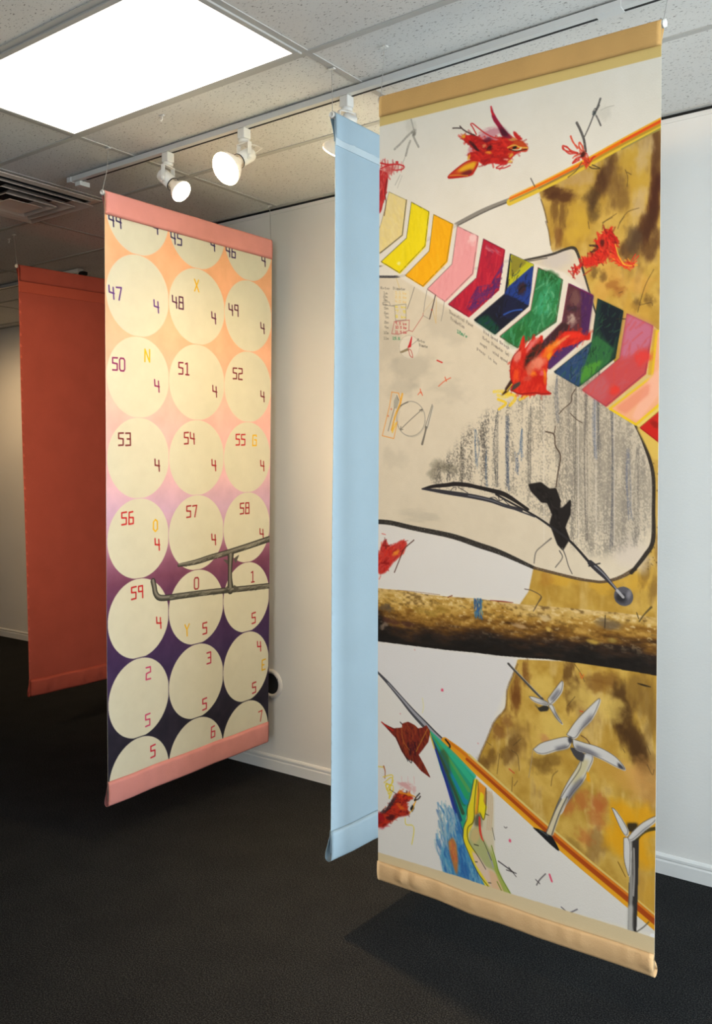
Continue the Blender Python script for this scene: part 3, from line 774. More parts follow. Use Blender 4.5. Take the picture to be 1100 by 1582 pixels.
    A.comp(x0, y0, pm, (lerp('d5c9b2', 'e2d6bf', big_n) + (fine_n[..., None] - .5) * .02)[y0:y1, x0:x1].astype(np.float32))
    for q, rx, ry, al in (((640, 560), 50, 26, .4), ((620, 590), 30, 22, .35), ((680, 500), 46, 26, .3), ((600, 530), 26, 40, .3), ((700, 600), 40, 22, .25), ((650, 790), 40, 10, .3), ((610, 700), 24, 20, .2), ((770, 470), 60, 26, .2)):
        A.blob(P([q])[0], rx * U, ry * U, .1, 'aca493', al, .9, int(q[0]))
    A.blob(P([(975, 845)])[0], 30 * U, 26 * U, .3, 'd9cdbf', .8, .5, 5); A.blob(P([(860, 395)])[0], 26 * U, 14 * U, .0, 'cfc6be', .9, .5, 6); A.blob(P([(895, 440)])[0], 14 * U, 20 * U, .0, 'dccfc2', .9, .5, 7)
    # charcoal rubbing
    cp = P([(668, 745), (672, 715), (700, 690), (722, 655), (755, 628), (800, 608), (850, 590), (880, 560), (912, 560), (955, 600), (985, 655), (1003, 720), (1004, 800), (985, 830), (925, 850), (890, 838), (850, 795), (800, 768), (730, 748)])
    X0, Y0, X1, Y1 = A.box(cp.min(0) - 40, cp.max(0) + 40)
    cm = A.blur(A.pmask(cp, X0, Y0, X1, Y1), 14)
    st = fbm(Hh, Ww, 260, 15, 91, 3)[Y0:Y1, X0:X1]; sp = (vnoise(Hh, Ww, 4.2, 3.2, 71) * .6 + A.grain * .4)[Y0:Y1, X0:X1]; md = fbm(Hh, Ww, 60, 40, 92, 3)[Y0:Y1, X0:X1]
    xs = np.linspace(X0, X1, X1 - X0)[None, :] / Ww
    dens = .42 + .42 * sstep(xs, .45, .8)
    a_ = sstep(st * .75 + sp * 1.0 + md * .55 + dens * .35, 1.25, 1.62) * cm
    A.comp(X0, Y0, a_ * (.34 + .26 * (1 - sstep(xs, .35, .62))), hx('45423f'))
    A.comp(X0, Y0, sstep(st, .55, .8) * sstep(sp, .38, .6) * cm * .26, hx('4c4c52'))
    A.fill(P([(880, 560), (912, 560), (985, 655), (1003, 720), (1004, 800), (960, 840), (900, 800), (860, 690), (840, 600)]), '9a9388', .3, 16)
    r = random.Random(8)
    for x, ya, yb, w, c in ((735, 662, 712, 4, '3c5a80'), (752, 690, 742, 2.5, '3c5a80'), (768, 630, 740, 4, '33373f'), (784, 640, 745, 6, '3a4a66'), (806, 660, 700, 5, '46658c'), (799, 695, 725, 4, '3a5078'), (745, 650, 680, 3, '2e2e30'),
                            (713, 680, 740, 3, '4a4640'), (860, 570, 640, 3, '5a6274'), (920, 600, 700, 6, '65718a'), (925, 560, 690, 3, '4c5058'), (945, 620, 840, 4, '5d5f66'), (905, 600, 830, 4, '6a6560'), (970, 690, 790, 4, '667088'), (985, 680, 830, 4, '77726c'), (890, 560, 800, 3, '6b675f'), (820, 620, 740, 3, '4b4b4b')):
        for _ in range(4):
            xx = x + r.gauss(0, 1.2); A.stroke(P([(xx, ya + r.uniform(-6, 6)), (xx + r.gauss(0, 2), (ya + yb) / 2), (xx + r.gauss(1, 2), yb + r.uniform(-6, 6))]), w * .5 * U, c, .5, True, .5)
    for x in (840, 893, 920, 948): A.stroke(P([(x, 570 + abs(x - 893) * .3), (x + 1, 830)]), 1.6 * U, 'e6ddd0', .55, True, .4)
    bl([(200, 560), (280, 590), (160, 620)], 'l', 16, 9, .1, '5a5648', .4)
    # black brush contour of the stone
    A.stroke(P([(582, 799), (605, 801), (640, 809), (698, 821), (740, 835), (775, 847), (826, 870)]), np.array([8, 8, 8, 8.5, 9, 8, 5]) * U, '2a2724', .95, True, .2)
    A.stroke(P([(826, 870), (886, 885), (915, 890), (933, 891), (958, 884), (981, 871)]), np.array([4.5, 4.5, 4, 4, 5, 6]) * U, '5e4c38', .95, True, .2)
    A.stroke(P([(975, 877), (996, 850), (1008, 828), (1009, 780), (1008, 722), (993, 674), (981, 649), (968, 620)]), np.array([5, 6, 6, 5, 5, 4, 3, 2]) * U, '2b2622', .95, True, .15)
    A.stroke(P([(808, 397), (850, 388), (872, 380), (885, 377.5), (892, 386), (903, 421), (919, 474), (922, 480)]), np.array([3, 3.5, 4, 4.5, 4, 3, 2.4, 2]) * U, '37332e', .95, True, .15)
    A.stroke(P([(812, 399), (845, 393)]), 1.5 * U, '4a4640', .8)
    A.stroke(P([(583, 423), (610, 423), (626, 421)]), 4 * U, '3b3a3d', .9, True, .2); A.stroke(P([(676, 411), (686, 409)]), 4 * U, '55555c', .9); A.stroke(P([(728, 410), (742, 409)]), 4 * U, '55555c', .9); A.stroke(P([(770, 400), (792, 397)]), 4 * U, '4a4e5c', .9)
    # ---- pole and orange stick, upper
    A.stroke(P([(583, 408), (600, 402), (664, 364), (701, 345), (745, 322), (790, 304)]), np.array([3, 3, 5, 6, 6.5, 7]) * U, '8b857c', .95, True, .1)
    A.stroke(P([(600, 404), (664, 366.5), (702, 347.5), (750, 323), (785, 308)]), np.array([1.4, 2, 2, 2, 2]) * U, '4f4a45', .8, True, .2)
    sk = [(788, 305), (833, 284), (900, 250), (960, 217), (1026, 182)]
    A.stroke(P([(x, y + 3) for x, y in sk]), np.array([11, 11, 11, 12, 15]) * U, 'e3c23c', 1, True, .05)
    A.stroke(P([(x, y + 3) for x, y in sk[1:]]), np.array([3, 3, 4, 5]) * U, 'b98e2a', .9, True, .1)
    A.stroke(P([(x, y - 2) for x, y in sk]), np.array([3.5, 4, 5, 6, 6.5]) * U, 'f0720f', 1, True, .05); A.stroke(P([(x, y - 5) for x, y in sk]), np.array([1.5, 2, 2.5, 2.5, 3]) * U, 'f2b52a', .9, True, .1)
    A.stroke(P([(x, y - 1.5) for x, y in sk[3:]]), 3.5 * U, 'e8501a', .9); A.stroke(P([(x, y + 2) for x, y in sk[:3]]), 2 * U, '7a6a58', .7, True, .2)
    A.stroke(P([(x, y + 10) for x, y in sk[3:]]), 2 * U, '8a8252', .8, True, .2)
    A.stroke(P([(820, 272), (826, 284)]), 1.8 * U, '5a544c', .8)
    # ---- chevrons
    A.fill(P([(640, 308), (700, 340), (740, 372), (788, 392), (870, 415), (915, 452), (904, 516), (850, 570), (800, 545), (730, 492), (655, 445), (588, 404), (583, 390), (583, 300)]), 'e6dfd2', .85, 4)
    def chev(p, c, outline=None, ow=1.4):
        A.fill(p, c, 1, 1)
        if outline: A.stroke(np.vstack([p, p[:1]]), ow * U, outline, .8, False, .15)
    c1 = P([(145, 64), (270, 120), (240, 365), (60, 505), (60, 350), (85, 300), (120, 170)], 2); chev(c1, 'ead595', '8a7f60', 1.); A.hatch(c1, 1.2, 60, 40, 9, ['f0dfa0', 'e6cf88', 'efd98a'], .5, .3, 1)
    A.stroke(P([(270, 120), (240, 365), (85, 490)], 2), 1.8 * U, '4a463c', .8, False, .2)
    c2 = P([(305, 135), (428, 200), (400, 440), (220, 628), (90, 550), (270, 385)], 2); chev(c2, 'f3dc12', '5a5226'); A.hatch(c2, 1.5, 50, 60, 9, ['f7e21e', 'e9d210', 'f5e02c'], .5, .2, 2)
    c3 = P([(462, 220), (595, 285), (553, 545), (385, 720), (262, 645), (430, 475)], 2); chev(c3, 'f8b20f', '8a6a1a'); A.hatch(c3, 1.5, 50, 60, 9, ['fbb812', 'f3aa0c', 'f9bc20'], .5, .2, 3)
    c4 = P([(628, 300), (772, 368), (735, 630), (540, 825), (415, 740), (590, 565)], 2); chev(c4, 'eda0a2', '8a6a66'); A.hatch(c4, 1.7, 70, 60, 9, ['f0a8aa', 'e8989a', 'eca2a4'], .5, .2, 4); A.blob(P([(735, 385)], 2)[0], 8 * U, 9 * U, 0, 'f6d8d4', .7, .8, 3)
    A.blob(P([(215, 560)], 2)[0], 4 * U, 3 * U, 0, 'f6f0a0', .8, .8, 3)
    c5 = P([(812, 388), (958, 462), (915, 740), (705, 930), (565, 845), (762, 660)], 2); chev(c5, 'b81e38', '6a1830', 1.6)
    A.hatch(c5, 1.7, 110, 50, 7, ['c8243a', 'b01c34', 'd03040', '981a36'], .6, .2, 5)
    A.hatch(P([(760, 720), (860, 700), (940, 560), (955, 480), (930, 700), (880, 780), (720, 900), (690, 860)], 2), 2.4, 90, 34, 6, ['5a2468', '6a2a62', '4a2060'], .65, .5, 6)
    A.hatch(P([(830, 420), (940, 475), (930, 500), (820, 460)], 2), .6, 14, 30, 5, ['a8506a', 'd06a70'], .6, .2, 7)
    c6 = P([(788, 387), (823, 402.7), (815, 466), (764, 509), (732.5, 488), (779.5, 448)]); chev(c6, '15182a', '20222c', 1.2)
    A.fill(P([(789, 388), (823, 402.7), (808, 420), (784, 438)]), 'b9b822', 1, 1); A.fill(P([(790, 389), (812, 399), (788, 420)]), '7a7030', .7, 3); A.stroke(P([(822, 405), (785, 438)]), 3 * U, 'd8e020', .9, True, .2)
    A.fill(P([(822, 405), (819, 440), (815, 464), (797, 455), (779, 448), (784, 438)]), '1e3a86', 1, 2); A.blob(P([(806, 440)])[0], 7 * U, 10 * U, .3, '3a1c18', .85, .7, 9)
    A.fill(P([(780, 448), (798, 456), (812, 466), (790, 486), (775, 480)]), '171c3c', .95, 4); A.fill(P([(733, 488), (764, 509), (770, 500), (752, 480)]), '0f4a34', .85, 5)
    A.hatch(c6, 2.2, 60, 26, 4, ['0c0e16', '1c2440', '101a20', '22305c'], .6, .5, 8); A.stroke(P([(778, 480), (792, 474), (806, 472)]), 2.2 * U, '2e58b0', .9, True, .2)
    A.stroke(P([(784, 438), (822, 405)]), 1 * U, '2a3a8a', .6)
    c7 = P([(831, 407.7), (868, 425.5), (858, 490), (798.6, 530), (772, 513), (819.5, 473)]); chev(c7, '2a7a48', '7a3a3a', 1.2)
    A.blob(P([(840, 460)])[0], 14 * U, 26 * U, .1, '3fa878', .85, .6, 4); A.blob(P([(848, 420)])[0], 18 * U, 10 * U, .5, '1f5a2a', .9, .5, 5); A.blob(P([(800, 510)])[0], 22 * U, 14 * U, -.6, '26682f', .85, .5, 6)
    A.hatch(c7, 1.9, 170, 36, 5, ['2f8a50', '58b088', '1f6434', '7cc090', '2a7038', '3a9048'], .5, .4, 9)
    c8 = P([(878, 432), (915, 450), (906, 512), (848, 562), (814, 545), (868, 491)]); chev(c8, '5a3038', '7a2a40', 1.2)
    A.fill(P([(896, 440), (915, 450), (906, 512), (898, 506)]), '4a2258', .95, 4); A.blob(P([(889, 455)])[0], 9 * U, 14 * U, 0, '7a5450', .8, .6, 7); A.blob(P([(884, 487)])[0], 9 * U, 9 * U, 0, 'c8b0a0', .8, .8, 8); A.blob(P([(884, 470)])[0], 9 * U, 5 * U, .3, '33242a', .7, .7, 9)
    A.fill(P([(868, 491), (880, 496), (846, 530), (830, 540), (820, 540)]), '3a2226', .9, 4); A.fill(P([(906, 512), (896, 508), (845, 545), (848, 562)]), '4e2a6a', .9, 3); A.hatch(c8, 1.9, 70, 24, 4, ['4a2030', '6a4048', '3a1c30', '5c3060'], .45, .4, 10)
    A.stroke(P([(880, 433), (915, 450)]), 2 * U, '6a1c50', .9)
    c9 = P([(923, 455), (961, 473), (949, 545), (893, 589), (856, 567), (914, 521)]); chev(c9, '1b3a30', '1a2420', 1.2)
    A.fill(P([(928, 459), (960, 474), (955, 505), (945, 530), (925, 500)]), '0f1a26', .95, 5); A.fill(P([(914, 521), (905, 556), (893, 588), (856, 567)]), '2a4672', .95, 3); A.fill(P([(918, 510), (945, 530), (940, 550), (895, 587), (903, 556), (914, 521)]), '2c6a3a', .95, 4)
    A.fill(P([(898, 560), (930, 548), (918, 566), (896, 584)]), '58a030', .7, 4); A.hatch(c9, 2.0, 110, 30, 4, ['1a3040', '2a5a3a', '101c22', '3a7a48'], .5, .4, 11); A.hatch(P([(914, 521), (903, 556), (893, 586), (860, 566)]), 2.2, 40, 22, 4, ['34506e', '1f3a66', '5a6878'], .5, .4, 12)
    A.stroke(P([(952, 486), (966, 486)]), 1.5 * U, '2a2620', .9)
    # ochre gap strips beside the warm chevrons
    A.fill(P([(1007, 496), (1016, 504), (1007, 574), (942, 624), (935, 620), (996, 569)]), 'd9bf7c', .9, 1); A.fill(P([(1009, 500), (1015, 505), (1007, 570), (1000, 570)]), 'cfa22a', .8, 2)
    A.fill(P([(988, 652), (1021, 624), (1021, 612), (982, 648)]), 'e6cf6c', .9, 2); A.fill(P([(982, 650), (1024, 680), (1024, 700), (1008, 700)]), 'dcbc5a', .9, 3)
    c10 = P([(968, 478), (1007, 496), (996, 569), (935.5, 619.5), (899, 594.5), (957, 546)]); chev(c10, 'c44a4e', '8a3a48', 1.2)
    A.fill(P([(968, 478), (1007, 496), (1002, 525), (975, 540), (958, 546)]), 'c0708c', .9, 8); A.blob(P([(990, 545)])[0], 14 * U, 14 * U, 0, 'dc3c38', .85, .6, 11); A.blob(P([(948, 595)])[0], 10 * U, 9 * U, 0, 'e0382c', .85, .6, 12)
    A.fill(P([(899, 594), (930, 570), (940, 590), (930, 612)]), 'bf6068', .8, 8); A.hatch(c10, 2.2, 60, 40, 6, ['c85050', 'd04a40', 'bc5a62'], .4, .4, 13)
    c11 = P([(1014, 505), (1026, 500), (1026, 612), (1020, 615), (982, 648), (942, 624), (1007, 574)]); chev(c11, 'eeae84', 'e6c020', 3.2)
    A.fill(P([(1002, 575), (1020, 560), (1016, 600), (985, 640), (976, 636)]), 'f2b8a0', .8, 5); A.fill(P([(950, 622), (1002, 583), (1000, 600), (965, 630)]), 'e88e72', .7, 5)
    A.stroke(P([(942, 624), (982, 648), (1024, 612)]), 3.4 * U, 'e8c422', .95, False, .1)
    c12 = P([(988, 652.5), (1024, 622), (1024, 680)]); chev(c12, 'c8201a', '8a1a14', 1.)
    A.blob(P([(1012, 648)])[0], 8 * U, 5 * U, .5, '8a1410', .7, .7, 13)
    # ---- burn hole with its cracks
    A.fill(P([(816, 740), (835, 737), (848, 747), (858, 746), (865, 765), (864, 777), (869, 776), (881, 763), (880, 786), (872, 806), (879, 824), (869, 841), (861, 832), (854, 813), (849, 800), (853, 786), (845, 768), (836, 767), (820, 750)]), '231f1e', 1, 2)
    A.hatch(P([(820, 742), (845, 750), (862, 780), (870, 830), (858, 800), (850, 770)]), 1.2, 40, 20, 5, ['1a1716', '322d2c', '141212'], .6, .6, 20)
    for pts, w in (([(305, 900), (318, 800), (335, 690), (300, 620), (290, 545), (235, 525)], 2), ([(290, 545), (300, 490)], 1.4), ([(325, 405), (355, 370), (405, 325), (410, 280), (435, 235)], 1.5), ([(400, 400), (440, 440), (480, 465)], 1.2)):
        A.stroke(P(pts, 5), w * U, '4a3a30', .85, True, .15)
    for pts in ([(660, 150), (630, 175), (605, 200), (598, 240)], [(700, 185), (712, 215), (722, 250), (735, 278)], [(690, 195), (700, 220), (675, 255)]):
        A.stroke(P(pts, 6), [2.2 * U] + [1.6 * U] * (len(pts) - 1), '5a5652', .85, True, .15)
    # ---- boom
    A.stroke(P([(65, 742), (150, 722), (250, 712), (320, 703), (420, 712), (480, 725), (580, 748), (680, 775), (740, 805), (810, 850), (880, 897)], 'l'), np.array([2.4, 5.4, 6.4, 7, 6.4, 6, 6.4, 7.4, 6.6, 5, 4.4]) * U, '262222', 1, True, .05)
    A.stroke(P([(290, 712), (320, 695), (350, 715)], 'l'), 3 * U, '262222', 1); A.stroke(P([(640, 778), (675, 772), (710, 795)], 'l'), 3.4 * U, '262222', 1)
    A.stroke(P([(65, 742), (150, 752), (250, 768), (400, 790), (500, 808), (600, 832), (700, 868), (830, 903)], 'l'), np.array([2.4, 5, 6.6, 7.2, 7, 6.4, 5.6, 5]) * U, '35343a', 1, True, .05)
    A.stroke(P([(420, 792), (500, 806), (600, 830), (700, 866)], 'l'), 1.4 * U, '8a8c96', .7)
    for pts in ([(285, 755), (300, 735), (325, 730), (322, 750)], [(340, 728), (380, 750), (415, 772)], [(585, 810), (620, 805), (655, 830), (690, 820)], [(650, 800), (660, 830)], [(690, 820), (720, 850), (735, 862)]):
        A.stroke(P(pts, 'l'), 1.2 * U, '3a3638', .9)
    A.stroke(P([(460, -8), (520, 25), (600, 68), (665, 112), (730, 162), (800, 240)], 6), np.array([3, 3, 3, 3.6, 3.6, 4]) * U, '2c2a2c', 1, True, .05); A.stroke(P([(440, 5), (520, 42), (600, 72)], 6), 2.4 * U, '3c3c42', .95)
    A.stroke(P([(800, 238), (830, 265), (855, 290), (890, 330), (915, 360)], 6), np.array([8, 9, 7, 4, 4]) * U, '35343a', 1, True); A.stroke(P([(812, 245), (850, 280), (900, 340)], 6), 2 * U, '9a9aa2', .8)
    A.stroke(P([(795, 250), (815, 245), (835, 240)], 6), 2 * U, '2a2a2e', .9)
    bc = P([(962, 912.5)])[0]; th = np.linspace(0, 2 * PI, 30)
    A.fill(np.stack([bc[0] + np.cos(th) * 13 * U, bc[1] + np.sin(th) * 13 * U], 1), '5a5a62', 1, 1); A.blob(bc + (-3 * U, 3 * U), 9 * U, 8 * U, .4, '26262a', .9, .3, 3); A.stroke(P([(897, 338), (918, 362)], 6), 4 * U, 'b8b8bc', .9)
    A.blob(bc + (8 * U, -3 * U), 4 * U, 8 * U, .2, '8a8a92', .8, .3, 4)
    # ---- log
    LT = [(25, 331), (120, 340), (200, 352), (290, 362), (380, 368), (540, 388), (700, 400), (800, 409), (900, 418), (1000, 431), (1075, 442)]
    LB_ = [(1075, 650), (950, 628), (850, 612), (750, 598), (650, 585), (560, 580), (470, 573), (380, 562), (280, 553), (150, 537), (25, 521)]
    lt_, lb_ = P(LT, 6), P(LB_[::-1], 6)
    lp = np.vstack([lt_, P(LB_, 6)])
    x0, y0, x1, y1 = A.box(lp.min(0) - 3, lp.max(0) + 3)
    m = A.blur(A.pmask(lp, x0, y0, x1, y1), 1.2)
    xx = np.arange(x0, x1); top = np.interp(xx, lt_[:, 0], lt_[:, 1])[None]; bot = np.interp(xx, lb_[:, 0], lb_[:, 1])[None]
    t = (np.arange(y0, y1)[:, None] - top) / (bot - top)
    n1 = fbm(Hh, Ww, 18, 70, 201, 4)[y0:y1, x0:x1]; n2 = fbm(Hh, Ww, 9, 16, 202, 3)[y0:y1, x0:x1]; n3 = fbm(Hh, Ww, 40, 130, 203, 3)[y0:y1, x0:x1]
    tt = np.clip(t + (n1 - .5) * .5 + (n3 - .5) * .35, 0, 1)
    stops = [(0, 'd0b070'), (.14, 'c9a558'), (.3, 'b3893c'), (.45, '8a6226'), (.58, '563a1a'), (.7, '33241a'), (.85, '1f1a16'), (1, '191512')]
    cc = np.stack([np.interp(tt, [s_[0] for s_ in stops], [hx(s_[1])[k] for s_ in stops]) for k in range(3)], -1)
    cc += ((n2 - .5) * .22 * np.clip(1.15 - t, .15, 1))[..., None]
    cc += (hx('e0c890') - cc) * (sstep(n2 + n1 * .4, .82, 1.0) * np.clip(1 - t * 1.3, 0, 1))[..., None]
    cc += (hx('4a3216') - cc) * (sstep(.62 - n2 * .5 - n1 * .4, .18, .34) * .5 * np.clip(1.1 - t, 0, 1))[..., None]
    A.comp(x0, y0, m, cc.astype(np.float32))
    for q, rx, ry, c in (((545, 468), 13, 4, 'c2a072'), ((650, 480), 6, 5, 'd8b45c'), ((812, 525), 11, 5, 'c8a648'), ((640, 440), 12, 5, 'd2b888'), ((870, 462), 22, 9, '6e5e48'), ((880, 520), 8, 4, '96803c')):
        A.blob(P([q], 6)[0], rx * U, ry * U, .1, c, .85, .6, int(q[0]))
    bl([(90, 170), (60, 180), (110, 190)], 'c', 8, 6, 0, '5a4c3c', .7); bl([(80, 300), (60, 320)], 'c', 6, 5, 0, 'a08c78', .6); bl([(330, 200), (500, 190), (420, 220)], 'c', 14, 6, 0, '9a7c30', .6)
    bl([(150, 290), (240, 300), (100, 270)], 'c', 12, 6, 0, '4e2e24', .7)
    for x in (738, 752, 766, 780): A.hatch(P([(x - 10, 105), (x + 8, 105), (x + 14, 240), (x + 6, 270), (x - 4, 240)], 'c'), 1.5, 14, 26, 5, ['2a5a9a', '3a7aa8', '4a90a8', '1f3f7a'], .7, .3, x)
    A.stroke(P([(850, 122), (940, 130), (1020, 138)], 'c'), [1 * U, 2 * U, 1 * U], '8a2a1a', .85); A.stroke(P([(540, 100), (570, 88)], 'c'), 2 * U, '7a3a20', .8)
    A.stroke(P([(170, 48), (300, 60), (480, 82)], 'c'), 1.2 * U, '8a5a30', .6, True, .3)
    A.stroke(P([(55, 38), (110, 50), (180, 95), (150, 150), (120, 205)], 'd'), 1.5 * U, '5a4a3a', .85); A.stroke(P([(180, 95), (130, 190)], 'd'), 1.6 * U, '5a4a3a', .8)
    A.stroke(P([(1005, 172), (950, 230), (915, 280)], 'd'), [3 * U, 2 * U, 2 * U], '55482c', .9); A.stroke(P([(895, 215), (910, 260)], 'd'), 1.5 * U, '55482c', .9); A.stroke(P([(660, 235), (655, 330)], 'd'), 1.6 * U, '3a2e20', .8)
    # ---- bottom-left tube, lower stick
    A.stroke(P([(40, 110), (120, 195), (200, 290), (270, 375), (340, 450), (410, 525), (480, 588)], 7), np.array([3, 6, 8, 11, 13, 14, 13]) * U, '4a4a50', 1, True)
    A.stroke(P([(120, 195), (200, 287), (270, 370), (340, 445), (410, 520), (470, 575)], 7), np.array([1.5, 3, 4.5, 5.5, 6, 6]) * U, 'a5a5ac', .9, True, .1)
    lower = [(470, 548), (560, 620), (640, 690), (800, 830), (949, 965)]
    lk = [(687, 1141), (720, 1168), (790, 1232), (846, 1283), (900, 1330), (960, 1380), (1026, 1436)]
    A.stroke(P([(x + 1, y) for x, y in lk]), np.array([14, 18, 20, 21, 22, 22, 22]) * U, 'e09a1c', 1, True)
    A.stroke(P([(x + 5, y - 6.5) for x, y in lk[1:]]), np.array([4, 4, 5, 5, 5, 5]) * U, 'd9c476', .95, True, .1)
    A.stroke(P([(x + 3, y - 3) for x, y in lk]), np.array([4, 5, 6, 7, 7, 8, 8]) * U, 'd4761a', .95, True)
    A.stroke(P([(x + 1.5, y + .5) for x, y in lk[1:]]), np.array([4.5, 5.5, 6, 7, 8, 8]) * U, 'a5400f', .9, True)
    A.stroke(P([(x - 3, y + 6) for x, y in lk]), np.array([3, 4, 4, 4, 5, 5, 5]) * U, 'e8a41e', .9, True, .1)
    A.stroke(P([(395, 545), (440, 595), (478, 605), (497, 585), (470, 545)], 7), 3 * U, '1f1d1c', .95)
    A.fill(P([(810, 873), (860, 890), (900, 908), (960, 940), (1030, 1070), (985, 1040), (930, 990), (870, 930)], 'k'), '1b1c1e', 1, 1, 0, True); A.stroke(P([(870, 900), (940, 950)], 'k'), 2 * U, '5a6468', .7)
    # ---- coloured wedge and the figure below it
    wd = P([(370, 500), (470, 595), (560, 680), (645, 775), (615, 900), (590, 1020), (575, 1140), (530, 1020), (490, 870), (440, 730), (400, 590)], 7)
    A.fill(wd, '2a9a78', 1, 1)
    apex = (365, 480)
    for p1, c, w in (((560, 1110), '2a3aa0', 5), ((572, 1120), '1c2a60', 4), ((560, 1040), '22406a', 6), ((575, 1000), '3a4a30', 6), ((580, 940), '1f7a50', 8), ((590, 930), '1f86b0', 9), ((600, 900), '2aa060', 8), ((612, 860), '58a050', 6), ((630, 800), '34b488', 9), ((645, 770), '2eae90', 6)):
        A.stroke(P([apex, ((apex[0] + p1[0]) / 2 + 6, (apex[1] + p1[1]) / 2), p1], 7), np.array([1, w * .8, w * 1.1]) * U, c, .85, True, .15)
    A.fill(P([(430, 620), (455, 600), (480, 640), (500, 760), (470, 740)], 7), '3c4a34', .6, 5); A.stroke(P([(372, 505), (440, 690), (500, 880), (575, 1140)], 7), 2.6 * U, '2c3490', .95, True, .1); A.stroke(P([(372, 500), (390, 560), (402, 600)], 7), 2.4 * U, 'd8c030', .9)
    bz = P([(500, 960), (540, 1020), (578, 1140), (610, 1250), (680, 1370), (745, 1475), (640, 1450), (560, 1440), (465, 1395), (440, 1290), (460, 1180)], 7)
    A.fill(bz, '2f74ac', .85, 9, .35); A.hatch(P([(430, 960), (540, 1000), (580, 1140), (620, 1270), (745, 1475), (560, 1440), (470, 1395), (420, 1230)], 7), 1.35, 240, 60, 7, ['2a6aa6', '3f8cba', '1f5698', '5aa0bc', '8ab4bc', '2a5a9a'], .55, .2, 31, clip=False)
    A.hatch(P([(430, 960), (520, 1000), (540, 1130), (470, 1190), (430, 1100)], 7), 1.35, 40, 70, 6, ['a8b8c0', '8aa8b8', 'b8c4b0'], .5, .2, 32, clip=False)
    A.fill(P([(485, 1175), (510, 1150), (530, 1190), (540, 1290), (535, 1385), (515, 1320), (495, 1250)], 7), 'b5743a', .95, 4); A.hatch(P([(490, 1175), (525, 1170), (538, 1300), (510, 1300)], 7), 1.4, 26, 30, 5, ['c05048', 'd08a3a', 'a86a30'], .7, .2, 33)
    # trunk-like figure
    A.fill(P([(430, 560), (462, 600), (460, 900), (470, 1200), (610, 1480), (430, 1420), (280, 1130), (210, 1000), (215, 870), (290, 700), (300, 450)], 'k'), 'cfc2a0', .85, 4)
    A.fill(P([(300, 445), (330, 455), (310, 640), (300, 760), (285, 830), (240, 930), (245, 1010), (330, 1130), (440, 1415), (400, 1400), (260, 1130), (205, 985), (208, 880), (235, 800), (238, 720), (270, 620)], 'k'), 'e2cf26', 1, 1.5)
    A.fill(P([(330, 465), (395, 520), (385, 640), (330, 740), (305, 760), (318, 620)], 'k'), 'e8962a', 1, 2); A.fill(P([(352, 560), (372, 580), (402, 690), (378, 810), (350, 750), (325, 735)], 'k'), 'e8d41c', 1, 1.5); A.fill(P([(395, 540), (402, 560), (395, 680), (380, 640)], 'k'), 'b07a40', .9, 2)
    A.fill(P([(300, 790), (335, 735), (355, 790), (350, 870), (300, 860)], 'k'), '4a4a34', .8, 6)
    A.fill(P([(250, 1000), (265, 900), (330, 860), (375, 980), (430, 1080), (480, 1210), (540, 1330), (470, 1250), (390, 1210), (310, 1090)], 'k'), 'a9ad74', .95, 4); A.fill(P([(262, 970), (280, 890), (325, 880), (340, 960), (300, 1020)], 'k'), 'c8b078', .9, 5)
    A.fill(P([(275, 1080), (340, 1140), (420, 1270), (450, 1420), (400, 1340), (310, 1200)], 'k'), 'dcc0ae', .95, 4); A.fill(P([(420, 1240), (500, 1300), (560, 1460), (455, 1430), (440, 1330)], 'k'), 'dcb48c', .9, 5)
    A.fill(P([(430, 1030), (480, 1180), (510, 1290), (620, 1475), (560, 1450), (480, 1260)], 'k'), '93a83a', .75, 3)
    A.stroke(P([(345, 790), (350, 900), (365, 970), (380, 1000)], 'k'), np.array([3, 4, 3, 2]) * U, 'd8382a', .95); A.stroke(P([(420, 1100), (450, 1180), (465, 1230)], 'k'), 3 * U, '9a98a8', .7, True, .2)
    for pts, w in (([(322, 455), (310, 560), (300, 700), (300, 790), (285, 840), (245, 880), (240, 960), (265, 1030), (330, 1130), (400, 1250)], 1.4), ([(295, 455), (265, 620), (240, 700), (236, 800), (208, 880), (205, 985), (260, 1130), (330, 1280), (432, 1415)], 1.4), ([(402, 530), (404, 640), (395, 760), (378, 810), (350, 750)], 1.4),
                   ([(380, 1000), (410, 1070), (450, 1170)], 1.2), ([(330, 470), (340, 600), (330, 740)], 1), ([(400, 760), (425, 770)], 1.6), ([(300, 1030), (335, 1040)], 1.8), ([(310, 1185), (325, 1185)], 1.8), ([(425, 1370), (445, 1372)], 1.6), ([(455, 880), (478, 990)], .9)):
        A.stroke(P(pts, 'k'), w * U, '3a3a26', .85, True, .1)
    for pts in ([(450, 1040), (490, 1180), (520, 1290), (620, 1475)], [(500, 1360), (545, 1455)]): A.stroke(P(pts, 'k'), 1.8 * U, '6f8a20', .9, True, .15)
    for x in (420, 436, 452): A.stroke(P([(x, 560), (x + 4, 720), (x - 10, 900)], 'k'), 1.8 * U, 'cba884', .6, True, .3)
    # ---- turbines
    A.stroke(P([(212, -4), (300, 90), (360, 155), (412, 205)], 'j'), 3.6 * U, '4c4a48', 1); A.stroke(P([(225, 2), (310, 92), (405, 192)], 'j'), 1.2 * U, 'b9b4a6', .8)
    g0, g1, ed = 'cfcecb', '77767e', '55504a'
    def vane(pts, crop, dark=None):
        p = P(pts, crop); A.fill(p, g0, 1, 1, 0, True)
        if dark: A.fill(P(dark, crop), '6a6972', .8, 5)
        q = catmull(np.vstack([p, p[:1]]), 6); A.stroke(q, 1.0 * U, ed, .8, False, .15)
    A.fill(P([(360, 230), (385, 255), (420, 238), (445, 250), (435, 268), (395, 272)], 'j'), '2c2a28', .95, 2)
